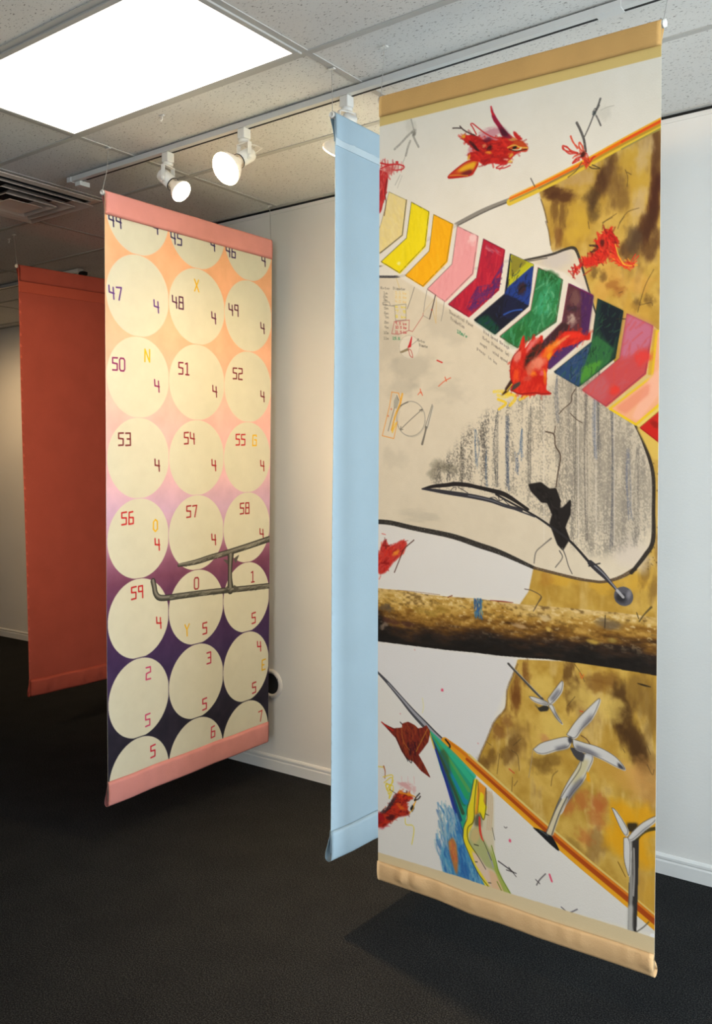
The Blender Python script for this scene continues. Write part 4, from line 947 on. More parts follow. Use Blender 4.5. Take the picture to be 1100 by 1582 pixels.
    vane([(332, 190), (360, 192), (432, 218), (440, 236), (395, 230), (355, 212)], 'j', [(380, 205), (435, 220), (438, 234)]); vane([(440, 205), (480, 150), (524, 96), (522, 150), (490, 200), (455, 232)], 'j', [(450, 205), (500, 140), (510, 150), (470, 210)]); vane([(445, 240), (468, 240), (490, 290), (525, 350), (490, 315)], 'j', [(470, 260), (500, 310), (515, 340), (480, 300)])
    A.stroke(P([(635, 420), (665, 440), (690, 480), (702, 545)], 'j'), 1.6 * U, '5a3a2c', .8); A.stroke(P([(355, 500), (345, 580), (330, 670)], 'j'), 1.2 * U, '9a8a78', .7)
    tw = [(650, 530), (690, 525), (700, 560), (680, 610), (640, 690), (590, 750), (545, 820), (515, 880), (478, 880), (520, 770), (560, 690), (610, 610)]
    vane(tw, 'j', [(640, 660), (600, 690), (560, 760), (520, 840), (545, 820), (600, 745), (640, 690)])
    A.fill(P([(640, 560), (680, 560), (650, 640), (600, 690), (570, 720), (600, 640)], 'j'), 'c9bd86', .7, 6)
    A.stroke(P([(330, 500), (320, 560), (260, 650), (210, 740), (166, 858)], 8), 1.2 * U, ed, .85); A.fill(P([(235, 700), (262, 690), (225, 770), (190, 872), (164, 862), (205, 760)], 8), 'd2c7a8', .95, 2); A.stroke(P([(262, 690), (225, 770), (190, 872)], 8), 2 * U, '5a5854', .9); A.stroke(P([(235, 700), (205, 760), (164, 862)], 8), 1.4 * U, '5a5854', .9)
    A.fill(P([(665, 630), (675, 640), (682, 690), (665, 680)], 'j'), 'e0a012', .95, 2)
    A.fill(P([(570, 490), (610, 492), (650, 530), (640, 568), (610, 555), (590, 530)], 'j'), '3c3c44', .95, 2)
    vane([(550, 415), (600, 340), (650, 285), (740, 200), (725, 260), (690, 325), (640, 375), (598, 432)], 'j', [(600, 420), (650, 340), (700, 280), (690, 320), (640, 375)])
    vane([(356, 503), (395, 470), (450, 450), (550, 428), (570, 455), (555, 488), (490, 505), (420, 527), (380, 522)], 'j', [(480, 490), (550, 470), (555, 488), (490, 505)])
    vane([(585, 440), (650, 462), (720, 482), (790, 515), (850, 560), (890, 618), (840, 602), (760, 560), (680, 525), (600, 495)], 'j', [(600, 470), (680, 500), (760, 545), (680, 525), (605, 497)])
    A.fill(P([(845, 575), (890, 618), (850, 600)], 'j'), '33323a', .9, 3)
    A.blob(P([(572, 447)], 'j')[0], 4.5 * U, 6 * U, 0, '3c3c44', 1, .3, 2)
    A.fill(P([(548, 870), (592, 880), (590, 1010), (585, 1200), (580, 1345), (545, 1330), (548, 1190), (552, 1060)], 8), '8f8d88', 1, 1)
    A.fill(P([(566, 880), (592, 880), (590, 1010), (585, 1200), (580, 1345), (566, 1300), (570, 1100)], 8), '2e2b29', .95, 2); A.stroke(P([(574, 935), (576, 1060), (572, 1160)], 8), 2.4 * U, 'b0aca6', .8); A.stroke(P([(552, 1100), (550, 1330)], 8), 1.6 * U, '55534e', .9)
    A.fill(P([(545, 1210), (566, 1200), (562, 1338), (545, 1325)], 8), 'b8b6b0', .8, 4)
    A.fill(P([(540, 812), (590, 812), (575, 850), (545, 850)], 8), '2a2418', .9, 4); A.stroke(P([(586, 885), (605, 865), (635, 848), (690, 836)], 8), np.array([7, 6, 5, 5]) * U, '3a3418', .9, True, .15)
    vane([(470, 742), (485, 750), (520, 800), (545, 850), (535, 872), (510, 835)], 8); vane([(545, 885), (572, 850), (620, 808), (682, 778), (668, 806), (620, 845), (565, 892)], 8, [(560, 890), (620, 840), (660, 812), (620, 845)]); vane([(526, 885), (545, 885), (556, 930), (552, 1060), (540, 1035), (528, 980)], 8)
    A.stroke(P([(500, 1000), (520, 1040), (535, 1070)], 8), 1.4 * U, '6a4a10', .8); A.stroke(P([(585, 1335), (620, 1310), (645, 1285)], 8), 1.4 * U, '4a463c', .9)
    A.fill(P([(1004, 1440), (1009, 1440), (1009, 1446), (1004, 1446)]), 'f4f4f6', .9, 1)
    # ghost turbines at the top
    for pts, w, a_ in (([(385, 165), (400, 220), (412, 270)], 2.4, .6), ([(400, 290), (340, 345), (270, 420), (210, 475)], 4, .55), ([(405, 330), (430, 385), (465, 450)], 3.5, .55), ([(375, 390), (350, 460), (330, 540)], 4, .5), ([(345, 470), (320, 560), (295, 620)], 1.2, .5), ([(270, 740), (215, 850)], 1.2, .5), ([(290, 750), (240, 880)], 1., .4)):
        A.stroke(P(pts, 'g'), w * U, '7c776c', a_, True, .3)
    A.blob(P([(415, 300)], 'g')[0], 5 * U, 6 * U, 0, '6e6a60', .8, .8, 3); A.blob(P([(370, 230)], 'g')[0], 14 * U, 14 * U, 0, 'c4bfb0', .4, .8, 4)
    for pts, w in (([(525, 5), (500, 50), (485, 75)], 2.4), ([(480, 80), (440, 180), (402, 262)], 2), ([(500, 90), (520, 130), (538, 172)], 2.2), ([(335, 150), (365, 210), (395, 290), (410, 390)], 3.6), ([(395, 270), (405, 330), (415, 390)], 1.5)):
        A.stroke(P(pts, 'e'), w * U, '4a4644', .85, True, .2)
    A.stroke(P([(836, 306), (828, 330), (816, 355)], 1), 3 * U, '55524e', .9, True, .2); A.blob(P([(483, 68)], 'e')[0], 3.4 * U, 3.4 * U, 0, '3c4446', .9, .5, 6)
    A.stroke(P([(470, 60), (490, 30), (500, 45)], 'e'), 1.2 * U, '4a4644', .8); A.stroke(P([(540, 45), (590, 20), (650, 5)], 'e'), 1. * U, 'a8a294', .6); A.blob(P([(560, 70)], 'e')[0], 12 * U, 12 * U, 0, 'c2bdb0', .35, .9, 7)
    # ---- birds
    # left edge
    rb = P([(60, 615), (140, 635), (225, 630), (310, 655), (290, 690), (200, 690), (170, 735), (130, 800), (115, 930), (90, 1010), (60, 1100), (40, 1120), (40, 640)], 'g')
    A.fill(P([(45, 690), (130, 720), (130, 800), (112, 930), (85, 1010), (62, 1110), (45, 1140)], 'g'), 'b81a1e', .95, 3, .3); A.hatch(rb, 1.7, 80, 40, 5, ['c01c20', 'a01418', 'd83a36', 'e07a70'], .6, .3, 41, clip=False)
    A.stroke(P([(60, 620), (140, 636), (225, 630), (245, 610), (225, 608)], 'g'), 2.4 * U, 'c81e22', .95); A.stroke(P([(60, 680), (130, 650), (225, 632), (305, 650), (300, 680), (230, 695), (190, 690)], 'g'), 2 * U, 'cc2026', .95)
    A.fill(P([(130, 650), (240, 645), (200, 690), (150, 730), (100, 700)], 'g'), 'd0605a', .6, 6); A.stroke(P([(130, 790), (108, 920), (118, 1030), (100, 1169)], 'g'), 1.6 * U, '4a1a16', .8, True, .2)
    # flying bird, top
    A.fill(P([(85, 838), (120, 795), (180, 745), (260, 690), (330, 655), (405, 650), (400, 700), (345, 795), (300, 815), (200, 828)], 'a'), 'c8401e', 1, 1.5); A.fill(P([(170, 770), (260, 705), (385, 660), (350, 740), (240, 765)], 'a'), 'e8b022', .95, 5); A.fill(P([(210, 790), (330, 745), (340, 790), (250, 810)], 'a'), '6a1a20', .85, 5)
    A.stroke(P([(400, 655), (300, 665), (180, 745), (90, 835), (220, 828), (340, 795), (400, 695)], 'a'), 2.2 * U, 'b81a1c', .95); A.stroke(P([(110, 815), (200, 810), (300, 815)], 'a'), 1.4 * U, 'e0a030', .8)
    bod = P([(225, 392), (300, 395), (345, 378), (420, 425), (470, 445), (560, 430), (640, 415), (700, 385), (770, 410), (800, 440), (870, 450), (925, 515), (915, 550), (840, 550), (770, 600), (740, 640), (690, 690), (560, 670), (460, 695), (400, 650), (320, 640), (290, 590), (330, 570), (395, 560), (330, 500), (270, 455)], 'a')
    A.blob(P([(520, 380)], 'a')[0], 20 * U, 10 * U, -.2, 'b8506a', .55, .9, 3); A.blob(P([(330, 550)], 'a')[0], 9 * U, 7 * U, 0, 'c0506a', .5, .9, 4)
    A.fill(bod, 'bf1a14', .96, 3, .25); A.hatch(bod, .25, 210, 44, 6, ['d0221a', 'a51414', 'e03424', '8a1218', 'c81c16'], .6, .5, 42, clip=False)
    A.hatch(P([(300, 440), (360, 480), (420, 560), (380, 540), (320, 470)], 'a'), .9, 26, 30, 5, ['5a1418', '3a1418'], .7, .3, 43); A.blob(P([(530, 515)], 'a')[0], 6 * U, 5 * U, 0, '2a1014', .8, .7, 5); A.blob(P([(510, 440)], 'a')[0], 9 * U, 4 * U, 0, '5a1430', .7, .7, 6)
    for q, rx, ry, c in (((520, 572), 8, 2.5, 'e8962a'), ((250, 405), 4, 4, 'e8b830'), ((750, 600), 5, 5, 'e0a83a'), ((700, 640), 6, 2, 'e8a898'), ((470, 500), 4, 3, 'd88a5a'), ((770, 430), 7, 3, 'd8a050'), ((740, 660), 5, 3, 'e8c050'), ((310, 620), 3, 5, 'e0a030'), ((590, 430), 10, 2, 'd0808a')):
        A.blob(P([q], 'a')[0], rx * U, ry * U, .3, c, .85, .7, int(q[0]))
    hn = P([(545, 92), (560, 150), (600, 220), (660, 305), (720, 375), (760, 420), (690, 405), (655, 385), (620, 305), (570, 235), (552, 190)], 'a'); A.fill(hn, '9a1838', 1, 1.5); A.fill(P([(620, 290), (680, 330), (740, 400), (660, 390)], 'a'), '3a1024', .8, 5); A.stroke(P([(545, 95), (552, 150), (575, 180)], 'a'), 2.6 * U, 'd0202a', .9)
    A.fill(P([(775, 345), (800, 360), (835, 400), (872, 430), (820, 425), (785, 385)], 'a'), 'c41a1a', .95, 2)
    A.fill(P([(800, 440), (870, 455), (930, 520), (900, 545), (850, 535), (780, 545), (730, 540), (740, 500)], 'a'), 'c8501e', .9, 4); A.stroke(P([(720, 520), (760, 500), (800, 495), (850, 515), (925, 520)], 'a'), 2 * U, 'e8b848', .9); A.stroke(P([(770, 545), (830, 545), (860, 525)], 'a'), 2.6 * U, 'e8e0b8', .9); A.blob(P([(792, 517)], 'a')[0], 4.2 * U, 2.4 * U, -.1, '14100e', 1, .3, 3); A.stroke(P([(735, 535), (790, 552), (840, 550), (920, 535)], 'a'), 1.4 * U, '2a1410', .9)
    for pts in ([(390, 385), (350, 310), (330, 280), (350, 272), (400, 310), (480, 370), (560, 410), (640, 430)], [(825, 560), (750, 630), (690, 680), (610, 720), (605, 735), (680, 732), (745, 705)], [(560, 670), (640, 690), (690, 680)]): A.stroke(P(pts, 'a'), 1.9 * U, 'c8282a', .9, True, .1)
    A.stroke(P([(140, 322), (180, 320), (225, 322)], 'a'), 2 * U, '4a403c', .9); A.stroke(P([(215, 300), (250, 335), (310, 370), (375, 395)], 'a'), 2 * U, '4a3430', .9)
    # small red scribble on the stick
    for i, pts in enumerate(([(280, 268), (310, 310), (345, 365)], [(330, 400), (270, 395), (225, 370), (222, 348), (250, 355), (290, 390), (340, 400)], [(400, 410), (360, 370), (348, 330), (365, 318), (385, 350), (395, 400)], [(380, 430), (330, 450), (300, 490), (340, 465), (360, 455)], [(370, 410), (400, 450), (420, 500), (410, 520)], [(400, 460), (440, 480), (470, 450), (485, 430)], [(310, 440), (330, 420), (380, 400)])):
        A.loops(P(pts, 'e'), 1.9 * U, 'd03024' if i % 2 else 'e0553c', .9, 2, i)
    A.hatch(P([(370, 400), (430, 420), (445, 500), (400, 520), (375, 460)], 'e'), 1.2, 30, 24, 4, ['d02a20', 'e0502a', '7a1a14', 'c82420'], .8, .5, 44, clip=False); A.blob(P([(385, 412)], 'e')[0], 4 * U, 5 * U, .3, '3a1410', .9, .6, 6)
    A.stroke(P([(440, 515), (470, 530), (530, 530), (490, 510), (465, 500)], 'e'), 1.5 * U, '4a3c20', .9); A.stroke(P([(375, 480), (330, 550), (260, 605)], 'e'), 1.6 * U, '5a4a34', .8)
    # scribbled bird on the rock
    fb = P([(555, 130), (575, 90), (600, 150), (620, 60), (635, 150), (675, 180), (660, 250), (670, 330), (640, 340), (620, 290), (560, 370), (480, 400), (430, 410), (380, 400), (330, 440), (290, 490), (310, 440), (370, 380), (460, 330), (520, 260), (490, 210)], 'f')
    A.fill(fb, 'c8201a', .8, 3, .5); A.hatch(fb, 1.3, 140, 36, 4.5, ['e02a1c', 'b81814', 'f0442a', '7a1410', 'd8241a'], .75, .6, 45, clip=False)
    A.hatch(P([(640, 290), (690, 370), (760, 410), (830, 345), (780, 420), (700, 410), (650, 360)], 'f'), .5, 44, 34, 4.5, ['e0301c', 'f0502a', 'c82018', 'f0a030'], .8, .3, 46, clip=False); A.loops(P([(650, 330), (700, 385), (760, 410), (835, 340)], 'f'), 1.6 * U, 'e03a24', .9, 5, 4, 3)
    A.stroke(P([(660, 230), (690, 330), (740, 400), (800, 410)], 'f'), 1.8 * U, 'f0b83a', .8, True, .2); A.blob(P([(545, 215)], 'f')[0], 5 * U, 6 * U, 0, '3a1410', .75, .7, 5)
    A.loops(P([(450, 240), (500, 240), (490, 280), (455, 300)], 'f'), 1.8 * U, '3a2018', .8, 3, 9, 2); A.fill(P([(390, 340), (470, 330), (480, 380), (400, 395)], 'f'), 'd8281c', .8, 4); A.stroke(P([(460, 440), (390, 490)], 'f'), 1.8 * U, 'b03a24', .8)
    # big red bird over the chevrons
    A.stroke(P([(20, 765), (120, 760), (180, 790), (120, 820), (60, 800)], 'b'), 5 * U, 'f2d43c', .7, True, .35); A.stroke(P([(110, 780), (220, 800), (230, 840), (180, 900)], 'b'), 5 * U, 'f0c822', .8, True, .3); A.stroke(P([(60, 840), (140, 880), (70, 940)], 'b'), 4 * U, 'f0c822', .85, True, .2); A.stroke(P([(370, 790), (280, 840)], 'b'), 5 * U, 'f0c822', .75, True, .3)
    bb = P([(312, 195), (318, 300), (315, 345), (360, 290), (420, 205), (425, 260), (495, 198), (500, 260), (440, 330), (370, 390), (345, 460), (400, 455), (450, 400), (520, 330), (600, 300), (650, 240), (720, 165), (800, 160), (860, 160), (900, 200), (940, 210), (975, 165), (970, 235), (900, 240), (820, 280), (740, 300), (650, 330), (600, 385), (560, 430), (540, 520), (535, 600), (535, 680), (530, 740), (590, 780), (500, 785), (440, 775), (380, 790), (280, 785), (220, 755), (185, 745), (195, 680), (180, 560), (190, 480), (215, 410), (265, 350), (285, 260)], 'b')
    A.fill(bb, 'cf261a', 1, 1.5); A.hatch(bb, 1.9, 260, 40, 6, ['d82c1c', 'c01c14', 'e84428', 'b81a16', 'e03a20'], .5, .4, 47, clip=False)
    A.fill(P([(345, 400), (400, 330), (470, 275), (500, 300), (480, 360), (420, 430), (350, 470), (320, 560), (325, 470)], 'b'), '33201a', .9, 5); A.hatch(P([(360, 380), (480, 290), (490, 340), (400, 440), (345, 460)], 'b'), 2.4, 40, 26, 5, ['2a1c18', '5a2418', '3c2a24', 'a02018'], .6, .4, 48, clip=False)
    for q, rx, ry, an, c, al in (((250, 420), 6, 14, .35, 'e89080', .75), ((380, 310), 4, 12, .6, 'e88a8a', .7), ((440, 260), 4, 8, .7, 'e08078', .6), ((470, 470), 12, 13, .6, 'f0a080', .75), ((380, 530), 7, 12, .2, 'd89070', .6), ((560, 360), 8, 12, .8, 'f07a20', .8), ((620, 300), 6, 14, .9, 'f08a20', .75), ((790, 200), 20, 5, .05, 'e8301c', .8), ((700, 250), 14, 3, -.5, 'f0a060', .7), ((525, 600), 3, 13, 0, 'f09a18', .85), ((570, 410), 4, 8, .3, 'f0a010', .8), ((240, 600), 6, 12, .2, 'f05a1c', .7), ((420, 590), 6, 5, 0, 'f08a20', .8), ((450, 640), 14, 9, 0, 'c0180e', .7), ((350, 630), 7, 5, 0, 'c8584a', .6), ((495, 575), 4, 5, 0, 'f0708a', .6)):
        A.blob(P([q], 'b')[0], rx * U, ry * U, an, c, al, .6, int(q[0] + q[1]))
    A.fill(P([(190, 745), (215, 690), (275, 660), (270, 690), (225, 725)], 'b'), '44403a', .95, 2); A.fill(P([(185, 640), (125, 735), (135, 745), (85, 800), (150, 755), (195, 690)], 'b'), '3a2018', .95, 2); A.stroke(P([(150, 755), (200, 690)], 'b'), 2 * U, 'e8c040', .8)
    A.stroke(P([(185, 745), (260, 782), (330, 785), (430, 775), (500, 785), (590, 780)], 'b'), 1.8 * U, '8a1410', .8, True, .1); A.stroke(P([(190, 660), (180, 560), (190, 480), (215, 410), (280, 340)], 'b'), 1.6 * U, '8a1a14', .7, True, .2)
    # small burst at the left edge
    lb2 = P([(45, 180), (60, 150), (75, 185), (120, 155), (140, 165), (125, 205), (90, 235), (60, 275), (36, 280), (36, 215)], 6)
    A.fill(lb2, 'c02018', .85, 6, .6); A.hatch(lb2, -.8, 70, 30, 4.5, ['d02a1c', '8a1414', 'e0502a', 'b81a1a'], .7, .5, 49, clip=False); A.blob(P([(100, 205)], 6)[0], 8 * U, 4 * U, -.6, 'f0a02a', .75, .7, 4); A.stroke(P([(165, 158), (130, 190), (115, 225), (95, 275)], 6), 1.8 * U, '4a2418', .9); A.stroke(P([(60, 150), (65, 190)], 6), 1.4 * U, '5a2018', .8); A.stroke(P([(45, 290), (40, 300)], 6), 2 * U, 'd85a50', .6); A.stroke(P([(50, 135), (62, 138)], 6), 2 * U, 'd85a50', .6)
    # brown bird
    kb = P([(82, 438), (120, 460), (155, 475), (205, 470), (205, 445), (240, 434), (280, 455), (300, 475), (335, 468), (350, 455), (372, 490), (360, 555), (320, 610), (300, 635), (330, 690), (372, 775), (320, 735), (270, 675), (230, 660), (200, 610), (165, 530)], 7)
    A.fill(kb, '74261a', 1, 1.2); A.hatch(kb, 1.4, 120, 34, 5, ['8a2c1c', '5a1c16', '9a3a20', '3e1614', 'a04a20'], .55, .35, 50); A.hatch(P([(230, 560), (290, 560), (290, 640), (250, 640)], 7), 1.5, 20, 24, 4, ['2a1016', '4a1420'], .8, .3, 51)
    A.stroke(P([(82, 438), (110, 462), (150, 490)], 7), 2.4 * U, 'b82018', .9); A.stroke(P([(200, 470), (215, 560), (250, 610)], 7), 1.4 * U, 'b8702a', .7, True, .2); A.stroke(P([(360, 480), (320, 560), (290, 620)], 7), 1.4 * U, 'c08a2a', .7, True, .2); A.stroke(P([(240, 680), (235, 660), (260, 690), (265, 665)], 7), 1.6 * U, '222020', .9); A.stroke(P([(195, 438), (205, 450)], 7), 2 * U, '3a2a24', .9); A.stroke(P([(165, 520), (200, 600), (235, 665)], 7), 2 * U, '3a1a18', .8)
    # splashy bird, lower left
    A.blob(P([(350, 225)], 'i')[0], 14 * U, 7 * U, .1, 'd07a7a', .55, 1., 4); A.blob(P([(440, 260)], 'i')[0], 5 * U, 9 * U, .1, 'd88a8a', .45, 1., 5); A.blob(P([(90, 680)], 'i')[0], 12 * U, 6 * U, -.4, 'c85060', .65, 1., 6)
    sb = P([(28, 540), (80, 540), (150, 470), (200, 370), (260, 300), (340, 310), (440, 350), (350, 390), (350, 440), (390, 540), (340, 560), (260, 570), (160, 640), (90, 690), (28, 690)], 'i')
    A.fill(sb, 'a8200f', .92, 5, .4); A.hatch(sb, -.7, 190, 34, 5, ['b8240f', '7a1410', 'd0421a', '5a1014', 'c83016'], .6, .5, 52, clip=False); A.hatch(P([(60, 540), (150, 450), (220, 350), (250, 340), (190, 450), (100, 540)], 'i'), -.8, 44, 24, 4, ['2c2426', '4a3a3c', '5a2a2a'], .7, .3, 53, clip=False); A.blob(P([(55, 590)], 'i')[0], 9 * U, 9 * U, 0, 'a0121c', .8, .7, 7); A.blob(P([(180, 590)], 'i')[0], 12 * U, 5 * U, -.5, '3a1016', .7, .8, 8)
    for q, c in (((300, 480), 'd8701c'), ((380, 320), 'e88a1c'), ((290, 300), 'e0701c'), ((270, 440), 'd8581c')): A.blob(P([q], 'i')[0], 6 * U, 4 * U, .2, c, .7, .8, int(q[0]))
    A.stroke(P([(270, 300), (370, 325), (450, 350), (460, 400), (430, 450)], 'i'), 2 * U, 'e8921c', .9, True, .2); A.blob(P([(385, 495)], 'i')[0], 3.5 * U, 3.5 * U, 0, 'e0d8cc', .9, .4, 3); A.fill(P([(420, 440), (435, 470), (410, 515), (395, 480)], 'i'), '181414', .95, 1.5); A.stroke(P([(390, 540), (425, 500), (440, 460), (460, 390)], 'i'), 1.6 * U, 'e8b030', .85, True, .2)
    A.stroke(P([(445, 390), (470, 350), (505, 312)], 'i'), 2.2 * U, '3a302c', .95); A.stroke(P([(445, 395), (490, 375), (512, 345)], 'i'), 2.2 * U, '3a302c', .95)
    A.stroke(P([(100, 0), (115, 60), (112, 140)], 'i'), [3 * U, 2 * U, 1.6 * U], 'a85a24', .9, True, .2); A.loops(P([(110, 150), (180, 140), (200, 190), (150, 260), (115, 280), (120, 200), (175, 230), (170, 330), (200, 270)], 'i'), 1.7 * U, 'e4c822', .9, 6, 5, 2); A.stroke(P([(340, 600), (350, 670), (420, 680), (440, 740), (415, 900)], 'i'), 1.8 * U, 'e6d440', .85, True, .25); A.stroke(P([(28, 0), (90, 10)], 'i'), 2 * U, 'e4c822', .7); A.stroke(P([(230, 310), (170, 270)], 'i'), 1.4 * U, '4a4038', .7)
    for x in (300, 370, 440): A.stroke(P([(x, 120), (x + 6, 200)], 'i'), 1.8 * U, 'dfa0a0', .45, True, .4)
    # small marks on the paper
    for q, cr in (((450, 238), 7), ((862, 1170), 7)): A.blob(P([q], cr)[0], 2.8 * U, 3 * U, 0, 'e03a60', .9, .5, int(q[0]))
    A.stroke(P([(955, 1295), (975, 1355)], 'k'), 3 * U, 'e03a60', .9, True, .2); A.stroke(P([(485, 1240), (520, 1255)], 2), 2.2 * U, 'd0302a', .9); A.stroke(P([(510, 1178), (560, 1215), (640, 1275)], 'k'), 2 * U, '3a3436', .9); A.stroke(P([(600, 1230), (665, 1315)], 'k'), 1.3 * U, '3a3436', .9); A.stroke(P([(580, 1255), (665, 1285)], 'k'), 1.6 * U, '3a3436', .9)
    A.stroke(P([(920, 1288), (870, 1340), (842, 1388)], 'k'), 1.7 * U, '4a4446', .9); A.stroke(P([(835, 1340), (870, 1375)], 'k'), 1.6 * U, '4a4446', .9); A.stroke(P([(560, 872), (572, 882), (585, 875)], 'k'), 1.5 * U, '5a5450', .8)
    A.stroke(P([(235, 1218), (270, 1243), (310, 1228)], 8), 1.7 * U, '55505a', .9); A.stroke(P([(330, 290), (336, 340), (330, 380)], 7), 1.8 * U, 'e4dc8a', .6, True, .3)
    for q in ((295, 490), (760, 1188)): A.blob(P([q], 'c')[0], 1.6 * U, 1.6 * U, 0, 'd89a98', .8, .4, 3)
    A.blob(P([(195, 385)], 7)[0], 1.6 * U, 1.6 * U, 0, 'd89a98', .8, .4, 3)
    # ---- hand-written notes and little drawings
    def note(text, o, e, hgt, cr, w, col, al=.75, adv=1.3, sd=0):
        o_, e_ = P([o, e], cr); hv = P([(o[0], o[1] + hgt)], cr)[0] - o_
        write(A, text, o_, (e_ - o_) / (len(text) * adv), hv, w * U, col, al, adv, False, .05, .15, sd)
    note('Rotor', (45, 66), (120, 70), 18, 'h', 1.0, '6a6458', .55); note('Diameter', (142, 68), (238, 76), 18, 'h', 1.0, '6a6458', .55)
    for i, (x, y, tx) in enumerate(((66, 105, '1m'), (66, 132, '2m'), (66, 158, '3m'), (66, 192, '4m'), (72, 220, '5m'), (72, 258, '6m'), (74, 288, '7m'), (74, 328, '8m'), (74, 366, '9m'), (68, 408, '10m'), (68, 450, '11m'))): note(tx, (x, y), (x + 34 + 6 * (len(tx) - 2), y + 2), 18, 'h', 1., '6a6458', .55, sd=i)
    for i, (y, tx, c) in enumerate(((102, '1.1 kw', 'e0b050'), (134, '2.6 kw', 'e0b050'), (168, '4.0 kw', 'e0b050'), (208, '6 kw', 'e4d040'), (244, '7.5', 'e4d040'), (284, '8 kw', 'e4d040'), (336, '9.5 kw', 'c04a4a'), (366, '10 5 kw', 'c04a4a'), (402, '11 5 kw', 'c04a4a'))): note(tx, (158, y), (246, y + 4), 18, 'h', 1.1, c, .8, sd=30 + i)
    note('15.5', (136, 450), (196, 454), 18, 'h', 1.1, '3a8a5a', .8)
    A.fill(P([(152, 100), (258, 95), (255, 195), (160, 205)], 'h'), 'eadfb8', .45, 3)
    for pts, c in (([(60, 188), (110, 182), (120, 212), (240, 198), (240, 320), (160, 325), (152, 215), (62, 205), (60, 188)], '8a8478'), ([(150, 332), (265, 320), (262, 400), (180, 430), (130, 425), (150, 332)], 'b04848'), ([(265, 400), (290, 408), (372, 285), (372, 265)], 'b85048'), ([(250, 235), (280, 150), (305, 70)], '6a645a'),
                   ([(375, 265), (385, 180), (402, 92)], '8a847a'), ([(510, 325), (525, 250), (535, 175)], '8a847a'), ([(470, 345), (475, 140)], 'd8b878'), ([(445, 240), (470, 345)], 'd8b878'), ([(372, 265), (455, 160)], 'd0b890'), ([(165, 0), (190, 75)], 'd8c070'), ([(372, 285), (420, 312)], 'a0988a'), ([(260, 530), (340, 465)], '5a544a'), ([(200, 470), (340, 465)], 'c8bfae')):
        A.stroke(P(pts, 'h'), 1.1 * U, c, .8, False, .1)
    A.stroke(P([(422, 310), (440, 240), (466, 132)], 'h'), 1.9 * U, '4a3a34', .9); A.blob(P([(438, 240)], 'h')[0], 1.5 * U, 1.5 * U, 0, 'b02a2a', .9, .3, 1)
    th = np.linspace(0, 2 * PI, 40); A.stroke(P([(265 + 78 * math.cos(a), 525 + 88 * math.sin(a)) for a in th], 'h'), 1 * U, 'a8a090', .7, True, .4); A.fill(P([(265 + 74 * math.cos(a), 525 + 84 * math.sin(a)) for a in th], 'h'), 'ebe4d6', .4, 3)
    A.fill(P([(282, 438), (272, 520), (250, 528), (262, 500)], 'h'), 'c82028', .95, 1); A.fill(P([(190, 562), (250, 533), (255, 545), (205, 565)], 'h'), '8a7a5a', .95, 1); A.stroke(P([(258, 540), (280, 555), (292, 605), (270, 590), (260, 545)], 'h'), 1.2 * U, 'b84a40', .9)
    note('Rotor', (330, 462), (390, 480), 18, 'h', 1., '6a6458', .55); note('Diameter', (342, 500), (410, 516), 18, 'h', 1., '6a6458', .55)
    note('Theoretical Power', (572, 240), (760, 350), 26, 'h', 1., '6a6056', .55); note('Production', (585, 292), (690, 360), 26, 'h', 1., '6a6056', .55); note('12m/s', (632, 392), (712, 432), 22, 'h', 1.2, '3a8a60', .85)
    note('Wind Speed through', (835, 392), (1035, 520), 22, 'h', 1., '6a6056', .52); note('Rotor Diameter (m)', (830, 440), (1035, 575), 22, 'h', 1., '6a6056', .52); note('swept by wind speed', (808, 480), (1020, 625), 22, 'h', 1., '6a6056', .52); note('power in kw', (785, 520), (940, 640), 22, 'h', 1., '6a6056', .5)
    # plate, fork in napkin, knife
    A.stroke(P([(300 + 100 * math.cos(a), 460 + 122 * math.sin(a)) for a in th], 4), 1.4 * U, '8a867a', .7, True, .2); A.stroke(P([(306 + 98 * math.cos(a), 470 + 118 * math.sin(a)) for a in th[:24]], 4), 1 * U, 'a8a294', .6, True, .3); A.stroke(P([(200, 410), (225, 370), (280, 342)], 4), 1.8 * U, '55504a', .8)
    A.stroke(P([(228, 535), (300, 465), (378, 395)], 4), 1.2 * U, '5a564e', .85); A.stroke(P([(230, 515), (228, 538), (245, 535)], 4), 1.2 * U, '5a564e', .85); A.stroke(P([(360, 400), (380, 393), (378, 410)], 4), 1.2 * U, '5a564e', .85)
    A.stroke(P([(165, 272), (150, 370), (98, 580), (180, 600), (205, 480)], 4), 1.5 * U, 'e89a3a', .85, False, .15); A.stroke(P([(165, 272), (215, 280)], 4), 1.4 * U, 'e89a3a', .8)
    A.stroke(P([(240, 285), (222, 360), (190, 440), (165, 540)], 4), 3.4 * U, 'eaa82a', .85, True, .25); A.stroke(P([(215, 285), (230, 350)], 4), 2 * U, 'eaa03a', .8, True, .2); A.stroke(P([(195, 490), (170, 555)], 4), 3 * U, 'f0c02a', .8, True, .3); A.fill(P([(180, 330), (195, 300), (212, 330), (195, 385), (178, 370)], 4), 'a8a496', .9, 2); A.stroke(P([(185, 380), (160, 470), (140, 545)], 4), 2 * U, '8a867a', .8); A.stroke(P([(200, 295), (215, 330)], 4), 1.2 * U, '5a564e', .8)
    for q in ((140, 440), (162, 392)): A.blob(P([q], 4)[0], 1.6 * U, 2 * U, 0, 'd86a4a', .8, .4, 1)
    A.fill(P([(450, 358), (455, 372), (415, 525), (400, 520)], 4), 'cfc8b8', .9, 1); A.stroke(P([(450, 358), (400, 520)], 4), 1.1 * U, '6a665c', .8); A.stroke(P([(454, 368), (415, 525)], 4), 1.1 * U, '6a665c', .8); A.stroke(P([(408, 520), (400, 560), (380, 638)], 4), [4 * U, 3 * U, 4 * U], '6e685e', .9)
